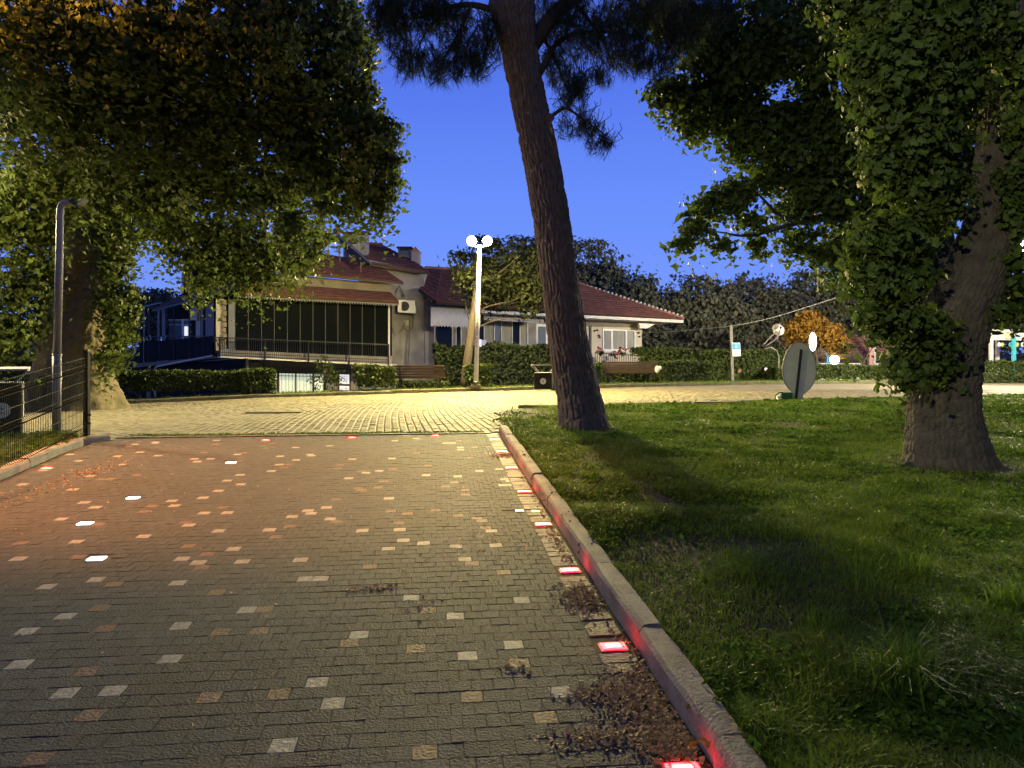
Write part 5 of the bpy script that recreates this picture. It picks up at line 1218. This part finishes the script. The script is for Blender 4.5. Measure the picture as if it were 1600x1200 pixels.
for k, (a, b) in enumerate(((218, 246), (246, 274), (274, 302), (302, 333))):
    quad(h1, 'railing_panel', [T_(a + .3, 535 - (a - 218) * .085), T_(b - .3, 535 - (b - 218) * .085), T_(b - .3, 566 - (b - 218) * .085), T_(a + .3, 566 - (a - 218) * .085)], (0, .05, 0), M['dark'], .01)
mb = MB(); mb.bar(T_(207, 526), T_(334, 525), .04); mb.bar(T_(207, 562), T_(218, 562), .03); mb.bar(T_(207, 545), T_(218, 545), .02); mb.build('terrace_rail', M['black'], h1)
for x, y0, m_ in ((207, 505, 'black'), (218, 498, 'black'), (225, 478, 'steel'), (232, 478, 'black'), (250, 480, 'black'), (272, 476, 'black'), (296, 470, 'black'), (318, 466, 'black')):
    mb = MB(); mb.bar(T_(x, y0, .02), T_(x, 568 - (x - 207) * .08, .02), .05); mb.build('terrace_post', M[m_], h1)
mb = MB(); mb.bar(T_(225, 479), T_(252, 473, .5), .06); mb.build('awning_rail', M['steel'], h1)
# canopy edge and post under the terrace
mb = MB(); mb.tube([T_(243, 622, -3.2), T_(241, 597, -3.2), T_(243, 574, -3.2), T_(246, 572.5, -3.2), T_(332, 556, -.3)], .045, 7); mb.build('drain_pipe', M['trimw'], h1)
quad(h1, 'under_terrace_wall', [T_(225, 572, 1.0), T_(384, 560, 1.0), T_(384, 640, 1.0), T_(225, 640, 1.0)], (0, .3, 0), M['dark'])
quad(h1, 'door', [T_(249, 580, .9), T_(262, 578, .9), T_(262, 632, .9), T_(249, 632, .9)], (0, .06, 0), M['doorw'])
quad(h1, 'terrace_column', [T_(229, 574, .2), T_(235, 574, .2), T_(235, 632, .2), T_(229, 632, .2)], (0, .3, 0), M['wallb'])

# ---------------- bungalow
def B(x, y, d=0.0): return W(x, y, 37 + (x - 660) * .014 + d)
h2 = thing('bungalow', B(860, 600), 'long low bungalow with a red tiled hip roof, white eaves and striped awning', 'house')
tiled('roof', B(676, 471, -.6), B(1068, 499, -.6), B(872, 432, 4), B(664, 419, 4), 16, 95, M['roof'], h2)
tiled('roof', B(655, 452, .8), B(682, 472, -.8), B(690, 424, 3.0), B(668, 420, 3.5), 8, 9, M['roof'], h2)
mb = MB(); mb.tube([B(872, 431, 4), B(940, 456, 2.5), B(1010, 479, .9), B(1069, 498, -.6)], .10, 7); mb.build('ridge_cap', M['terra'], h2)
mb = MB(); mb.tube([B(664, 418.5, 4), B(760, 424, 4), B(872, 431, 4)], .10, 7); mb.build('ridge_cap', M['terra'], h2)
for k in range(26):
    f = k / 25; p = B(905 + 160 * f, 444.5 + 51.5 * f, 3.3 - 3.8 * f); mb = MB(); mb.ball(p + Vector((0, 0, .09)), .075, 6, 4, sz=.8); mb.build('ridge_tile', M['trimw'], h2)
quad(h2, 'fascia', [B(745, 484.5, -.62), B(1068, 500, -.62), B(1068, 504.5, -.62), B(745, 488.5, -.62)], (0, .10, 0), M['trimw'])
quad(h2, 'soffit', [B(745, 489, -.5), B(1066, 505, -.5), B(1020, 508, 1.5), B(745, 493, 1.5)], (0, .02, .06), M['trimw'])
quad(h2, 'eave_bracket', [B(998, 505, -.3), B(1024, 506, -.3), B(1012, 513, -.3), B(1000, 513, -.3)], (0, .9, 0), M['trimw'])
quad(h2, 'wall', [B(664, 472, 1.2), B(918, 492, 1.2), B(918, 640, 1.2), B(664, 640, 1.2)], (0, 5, 0), M['wallp'])
quad(h2, 'wall', [B(916, 494, .4), B(1003, 502, .4), B(1003, 620, .4), B(916, 620, .4)], (0, 5, 0), M['wallc'])
quad(h2, 'wall_band', [B(916, 502, .36), B(1003, 506, .36), B(1003, 512, .36), B(916, 510, .36)], (0, .04, 0), M['wallb'])
quad(h2, 'corner_post', [B(922.5, 508, .30), B(924.5, 508, .30), B(924.5, 560, .30), B(922.5, 560, .30)], (0, .06, 0), M['woodd'])
quad(h2, 'gable_wall', [B(648, 455, 1.6), B(680, 474, 1.0), B(680, 640, 1.0), B(648, 640, 1.6)], (0, .3, 0), M['wallp'])
# front window
wn_ = quad(h2, 'window', [B(942, 513.5, .33), B(993, 516.5, .33), B(993, 549, .33), B(942, 548, .33)], (0, .06, 0), M['pvc'])
for x0, x1 in ((944.5, 955), (958.5, 977.5), (980.5, 991.5)):
    quad(wn_, 'pane', [B(x0, 516.5, .30), B(x1, 517.5, .30), B(x1, 545.5, .30), B(x0, 545, .30)], (0, .02, 0), M['glassb'])
    quad(wn_, 'curtain', [B(x0 + .5, 517, .297), B(x1 - (2 if x0 > 950 else .5), 518, .297), B(x1 - (2 if x0 > 950 else .5), 545, .297), B(x0 + .5, 544.5, .297)], (0, -.004, 0), M['curtain'])
quad(wn_, 'sill', [B(940, 548, .25), B(996, 549.5, .25), B(996, 551.5, .25), B(940, 550, .25)], (0, .12, 0), M['trimw'])
# vine painted on the wall (dark stencilled sprigs)
for (x, y) in ((929, 517), (936, 524), (933, 516), (937, 527), (998, 520), (999, 526), (1000, 512)):
    mb = MB(); c = B(x, y, .35); mb.ball(c, .07, 7, 4, sz=.8); o = mb.build('wall_sprig', M['woodd'], h2)
# balcony railing with flowers
rl2 = thing('flower_balcony', B(965, 575, -1.6), 'black balcony railing with red and white flowers before the bungalow window', 'balcony railing')
mb = MB(); mb.bar(B(930, 551, -1.7), B(1006, 556, -1.7), .05); mb.bar(B(930, 570, -1.7), B(1006, 574, -1.7), .04); mb.build('rail', M['black'], rl2)
for k in range(27):
    x = 931 + k * 2.85; mb = MB(); mb.bar(B(x, 551 + k * .18, -1.7), B(x, 571 + k * .16, -1.7), .03); mb.build('baluster', M['black'], rl2)
quad(rl2, 'balcony_wall', [B(928, 571, -1.5), B(1003, 572, -1.5), B(1003, 600, -1.5), B(928, 600, -1.5)], (0, .2, 0), M['wallg'])
quad(rl2, 'balcony_slab', [B(928, 569, -1.4), B(1003, 571, -1.4), B(1003, 573.5, -1.4), B(928, 572, -1.4)], (0, 1.6, 0), M['trimw'])
fl, _ = blob_points([(tuple(B(937, 547, -1.6)), .18, .15, .22), (tuple(B(972, 550, -1.6)), .55, .2, .2), (tuple(B(992, 551, -1.6)), .3, .2, .16), (tuple(B(955, 553, -1.6)), .4, .2, .12)], 520, .10)
V, Fc, r = leaf_arrays(fl, rng.normal(size=fl.shape), .11 * (.5 + rng.random(len(fl))), LEAF1, .2); o = npobj('potted_leaves', V, [Fc], [M['hedge']], rl2, rnd=r); o['kind'] = 'stuff'
for (x, y, c_) in ((935, 543, 'petalr'), (938, 545, 'petalr'), (933, 549, 'petalr'), (969, 546, 'petalr'), (971, 547, 'petalw'), (974, 549, 'petalw'), (966, 552, 'petalr'), (986, 551, 'petalw'), (962, 553, 'petalr'), (978, 546, 'petalr')):
    mb = MB(); mb.ball(B(x, y, -1.85), .07, 7, 5); mb.build('flower', M[c_], rl2)
# awning on the left and shaded window row
aw = thing('striped_awning', B(708, 510, 0), 'pale curved cloth awning on the bungalow left of the lamp pole', 'awning')
Aw = []
for k in range(9):
    a = math.pi / 2 * k / 8; Aw.append((math.sin(a), math.cos(a)))
mb = MB(); nst = 16
for j in range(nst):
    x0 = 673 + 78 * j / nst; x1 = 673 + 78 * (j + 1) / nst
    for k in range(8):
        pts = []
        for xx, (s_, c_) in ((x0, Aw[k]), (x1, Aw[k]), (x1, Aw[k + 1]), (x0, Aw[k + 1])):
            pts.append(B(xx + .12 * s_ * 0, 503 - 29 * c_ + (xx - 673) * .03, 1.0 - 1.3 * s_))
        mb.face(pts)
    xm = (x0 + x1) / 2; mb.face([B(x0, 503 + (x0 - 673) * .03, -.3), B(x1, 503 + (x1 - 673) * .03, -.3), B(x1, 508 + (x1 - 673) * .03, -.3), B(xm, 510.5 + (xm - 673) * .03, -.3), B(x0, 508 + (x0 - 673) * .03, -.3)])
mb.build('cloth', M['awning'], aw)
mb = MB(); mb.plate([B(673, 474, 1.0)] + [B(673, 503 - 29 * c_, 1.0 - 1.3 * s_) for s_, c_ in Aw[1:]] + [B(673, 510, -.3), B(680, 507, .6), B(673, 503, 1.0)], (.02, 0, 0)); mb.build('side_cloth', M['awning'], aw)
for x in (679, 748): mb = MB(); mb.bar(B(x, 508, -.2), B(x, 545, -.2), .04); mb.build('awning_post', M['pvc'], aw)
aw2 = thing('striped_awning', B(800, 505, 0), 'shaded cloth awning on the bungalow behind the slender tree', 'awning')
mb = MB(); mb.plate([B(756, 486, 1.0), B(850, 492, 1.0), B(850, 504, -.3), B(756, 499, -.3)], (0, .02, -.03)); mb.build('cloth', M['awning'], aw2)
for x0, x1, m_ in ((654, 660, 'glassb'), (683, 706, 'glassd'), (707, 712, 'curtain'), (713, 720, 'glassd'), (722, 730, 'curtain'), (731, 746, 'curtain'), (748, 756, 'glassd'), (757, 772, 'curtain'), (773, 783, 'glassb'), (784, 800, 'curtain'), (801, 812, 'glassd'), (813, 824, 'curtain')):
    o = quad(h2, 'window', [B(x0, 503, 1.1), B(x1, 504, 1.1), B(x1, 546, 1.1), B(x0, 546, 1.1)], (0, .05, 0), M[m_])
    quad(o, 'frame', [B(x1, 503, 1.05), B(x1 + 1.2, 503, 1.05), B(x1 + 1.2, 546, 1.05), B(x1, 546, 1.05)], (0, .06, 0), M['pvc'])
wn_ = quad(h2, 'window', [B(838, 506, 1.12), B(856, 507, 1.12), B(856, 546, 1.12), B(838, 546, 1.12)], (0, .05, 0), M['pvc'])
quad(wn_, 'pane', [B(841, 510, 1.09), B(853, 510.5, 1.09), B(853, 541, 1.09), B(841, 541, 1.09)], (0, .02, 0), M['glassb'])
quad(h2, 'arched_door', [B(650, 548, 1.5), B(650, 502, 1.5), B(654, 505, 1.5), B(658, 512, 1.5), B(662, 524, 1.5), B(664, 548, 1.5)][::-1], (0, .06, 0), M['twig'])
mb = MB(); mb.box(B(750.5, 536, -.6), (.12, .1, .36)); top('notice_plate', mb, M['litwin2'], 'small bright white plate next to the lamp pole by the awning', 'notice')  # plate glows of its own, with the lit pane material
mb = MB(); mb.box(B(757, 536, -.6), (.22, .1, .30)); top('notice_plate', mb, M['signw'], 'small dull white plate behind the slender tree by the awning', 'notice')

# ---------------- garden house, kiosk, posts
def G(x, y, d=0.0): return W(x, y, 43 + d)
h3 = thing('garden_house', G(1340, 590), 'low white garden house with a dark tiled roof behind the hedge', 'house')
quad(h3, 'wall', [G(1262, 557), G(1410, 557), G(1410, 605), G(1262, 605)], (0, 3, 0), M['trimw'])
tiled('roof', G(1262, 561, -.5), G(1412, 561, -.5), G(1400, 523, 2.0), G(1300, 523, 2.0), 9, 34, M['roofd'], h3)
quad(h3, 'fascia', [G(1262, 561.5, -.45), G(1412, 561.5, -.45), G(1412, 563, -.45), G(1262, 563, -.45)], (0, .05, 0), M['roof'])
t = thing('pink_post', G(1362, 600, -1), 'pink painted post with a peeling lit top above the garden house', 'post')
mb = MB(); mb.plate([G(1357.5, 475, -1), G(1365, 473, -1), G(1366.5, 600, -1), G(1358.5, 600, -1)], (0, .25, 0)); p_ = mb.build('post', M['pinkp'], t)
for y in (486, 492, 497, 503): mb = MB(); mb.ball(G(1361 + (y % 3), y, -1.02), .05, 6, 4); mb.build('knot', M['woodd'], p_)
t = thing('blue_disc_sign', G(1292, 600, -2), 'pale blue round sign on a post behind the white lantern', 'sign')
mb = MB(); c = G(1293, 543, -2); mb.tube([c, c + Vector((0, -.03, 0))], .38, 20); mb.build('disc', M['wallp'], t)
mb = MB(); mb.bar(G(1293, 533, -2.05), G(1293, 600, -2.05), .08); mb.build('post', M['blue'], t)
def K(x, y, d=0.0): return W(x, y, 39 + d)
kt = thing('kiosk', K(1590, 570), 'white open kiosk with a turquoise post and hanging bulbs near the frame edge', 'kiosk')
quad(kt, 'beam', [K(1550, 515.5, -.1), K(1583, 515.5, -.1), K(1583, 531.5, -.1), K(1550, 531.5, -.1)], (0, .15, 0), M['trimw'])
quad(kt, 'beam', [K(1585, 520, .0), K(1680, 520, .0), K(1680, 532, .0), K(1585, 532, .0)], (0, .15, 0), M['trimw'])
for x, y0, y1, d in ((1548.5, 527, 590, 0), (1558.5, 532, 590, 2.0), (1640, 530, 590, 0)): mb = MB(); mb.bar(K(x, y0, d), K(x, y1, d), .15); mb.build('post', M['trimw'], kt)
mb = MB(); mb.bar(K(1584, 524, -.3), K(1584, 590, -.3), .15); mb.build('post', M['turq'], kt)
quad(kt, 'roof', [K(1546, 517, 3.0), K(1680, 517, 3.0), K(1680, 514.5, 3.0), K(1546, 514.5, 3.0)], (0, .1, 0), M['trimw'])
quad(kt, 'rear_wall', [K(1562, 560, 3.0), K(1680, 560, 3.0), K(1680, 600, 3.0), K(1562, 600, 3.0)], (0, .1, 0), M['woodd'])
st = quad(kt, 'price_board', [K(1572, 515.5, -.2), K(1582, 515.5, -.2), K(1582, 528.5, -.2), K(1572, 528.5, -.2)], (0, .05, 0), M['trimw'])
for y in (519.5, 524): quad(st, 'green_stripe', [K(1572.5, y, -.22), K(1581.5, y, -.22), K(1581.5, y + 2, -.22), K(1572.5, y + 2, -.22)], (0, .02, 0), M['lime'])
for x, m_ in ((1561, 'signw'), (1566, 'lime'), (1579, 'turq'), (1589.5, 'lime'), (1598, 'signw')):
    mb = MB(); mb.ball(K(x, 538.5, .3), .09, 8, 6, sz=1.4); b_ = mb.build('hanging_bulb', M[m_], kt); mb = MB(); mb.bar(K(x, 532, .3), K(x, 535, .3), .02); mb.build('bulb_cord', M['black'], b_)
# blue notice
def Nn_(x, y, d=0.0): return W(x, y, 35 + d)
t = thing('notice_board', Nn_(1145, 600), 'small blue and white notice on a thin grey post in the shrubbery', 'sign')
mb = MB(); mb.bar(Nn_(1142, 508), Nn_(1145, 600), .11); mb.build('post', M['steel'], t)
brd = quad(t, 'board', [Nn_(1143.3, 535.5, -.1), Nn_(1156.6, 535.5, -.1), Nn_(1157.4, 556.5, -.1), Nn_(1145, 557, -.1)], (0, .04, 0), M['signw'])
quad(brd, 'blue_field', [Nn_(1144.2, 536.3, -.115), Nn_(1156, 536.3, -.115), Nn_(1156.4, 546, -.115), Nn_(1144.6, 546, -.115)], (0, .01, 0), M['blue'])
mb = MB(); c = Nn_(1150.3, 541, -.13); mb.tube([c + Vector((math.cos(a) * .06, 0, math.sin(a) * .06)) for a in np.linspace(.8, 6.6, 13)], .012, 5); mb.build('round_symbol', M['signw'], brd)
mb = MB()
for k in range(4): mb.bar(Nn_(1146.5, 548.5 + 1.8 * k, -.112), Nn_(1154.5, 548.4 + 1.8 * k, -.112), .02, .008)
o = mb.build('print', M['wallg'], brd); o['kind'] = 'stuff'
# overhead cable
pts = []
P3 = [W(1000, 520, 40), W(1050, 518, 38.5), W(1100, 513.5, 36.5), W(1142, 509.5, 34.9), W(1200, 498, 35.5), W(1260, 480, 36), W(1310, 464, 36.4), W(1342, 454.5, 36.6), W(1420, 428, 37)]
mb = MB(); mb.tube([tuple(c) for c in catmull([tuple(p) for p in P3], 36)], .014, 6); top('overhead_cable', mb, M['steel'], 'pale cable strung from the bungalow over the shrubbery to the oak', 'cable')
dish(W(1216, 515, 36), .30, M['trimw'], 'white satellite dish beside the orange-lit tree')
# woven wire hoops below the dish
t = thing('garden_arch', W(1205, 590, 35.4), 'faint bent wire hoops below the white satellite dish', 'garden arch')
for pts in ([(1195, 545), (1205, 543), (1214, 548), (1217, 558), (1217, 575)], [(1197, 540), (1210, 532), (1218, 522)], [(1194, 538), (1204, 526), (1214, 518)]):
    mb = MB(); mb.tube([WP(x, y, 35.2) for x, y in pts], .025, 5); mb.build('hoop', M['steel'], t)
# white clutter glimpsed under the hedges
for lb, x, y, Y, m_, s in (('white cloth scrap hanging at the end of the dark bench', 1027, 577, 30.6, 'petalw', .2), ('red and white bundle in the dark shrubbery', 1155, 580, 34.9, 'terra', .12), ('light blue bag among the dark shrubbery', 1196, 577, 34.9, 'signw', .10)):
    p = W(x, y, Y); mb = MB(); mb.ball(p, s * .5, 8, 6, sz=1.5); mb.ball(p + Vector((s * .5, 0, s * .3)), s * .35, 7, 5, sz=1.2); top('cloth_bundle', mb, M[m_], lb, 'cloth', smooth=True)

# ================================================================== THE PARK BEHIND THE VIEWER
for k, (X, Y, r_, h_, lb) in enumerate(((-14, -16, 6.5, 5.5, 'broad dark park tree behind the viewer beside the path'), (-2, -20, 6.5, 6.5, 'tall dark park tree straight behind the viewer'), (10, -17, 6.5, 5.5, 'wide dark park tree behind the viewer on the lawn'),
                                      (22, -10, 7, 6, 'dark park tree far out on the lawn'), (-26, -8, 7, 6, 'dark park tree beyond the fence side'), (20, 4, 4.5, 4.5, 'dark park tree on the lawn past the frame edge'))):
    t = thing('park_tree', (X, Y, -.3), lb, 'tree', 'park trees around the viewer')
    mb = MB(); mb.tube([(X, Y, -.3), (X + .1, Y, 2), (X - .1, Y, h_)], [.4, .32, .2], 9); mb.build('trunk', M['oakbark'], t)
    crown('crown', [((X, Y, h_ + 3.2), r_, r_, h_ * .95), ((X, Y, h_ * .5), r_ * .9, r_ * .9, h_ * .6)], 10000, .75, M['darkleaf'], t, 1.3, LEAF1, shell=.5, zmin=1.2)
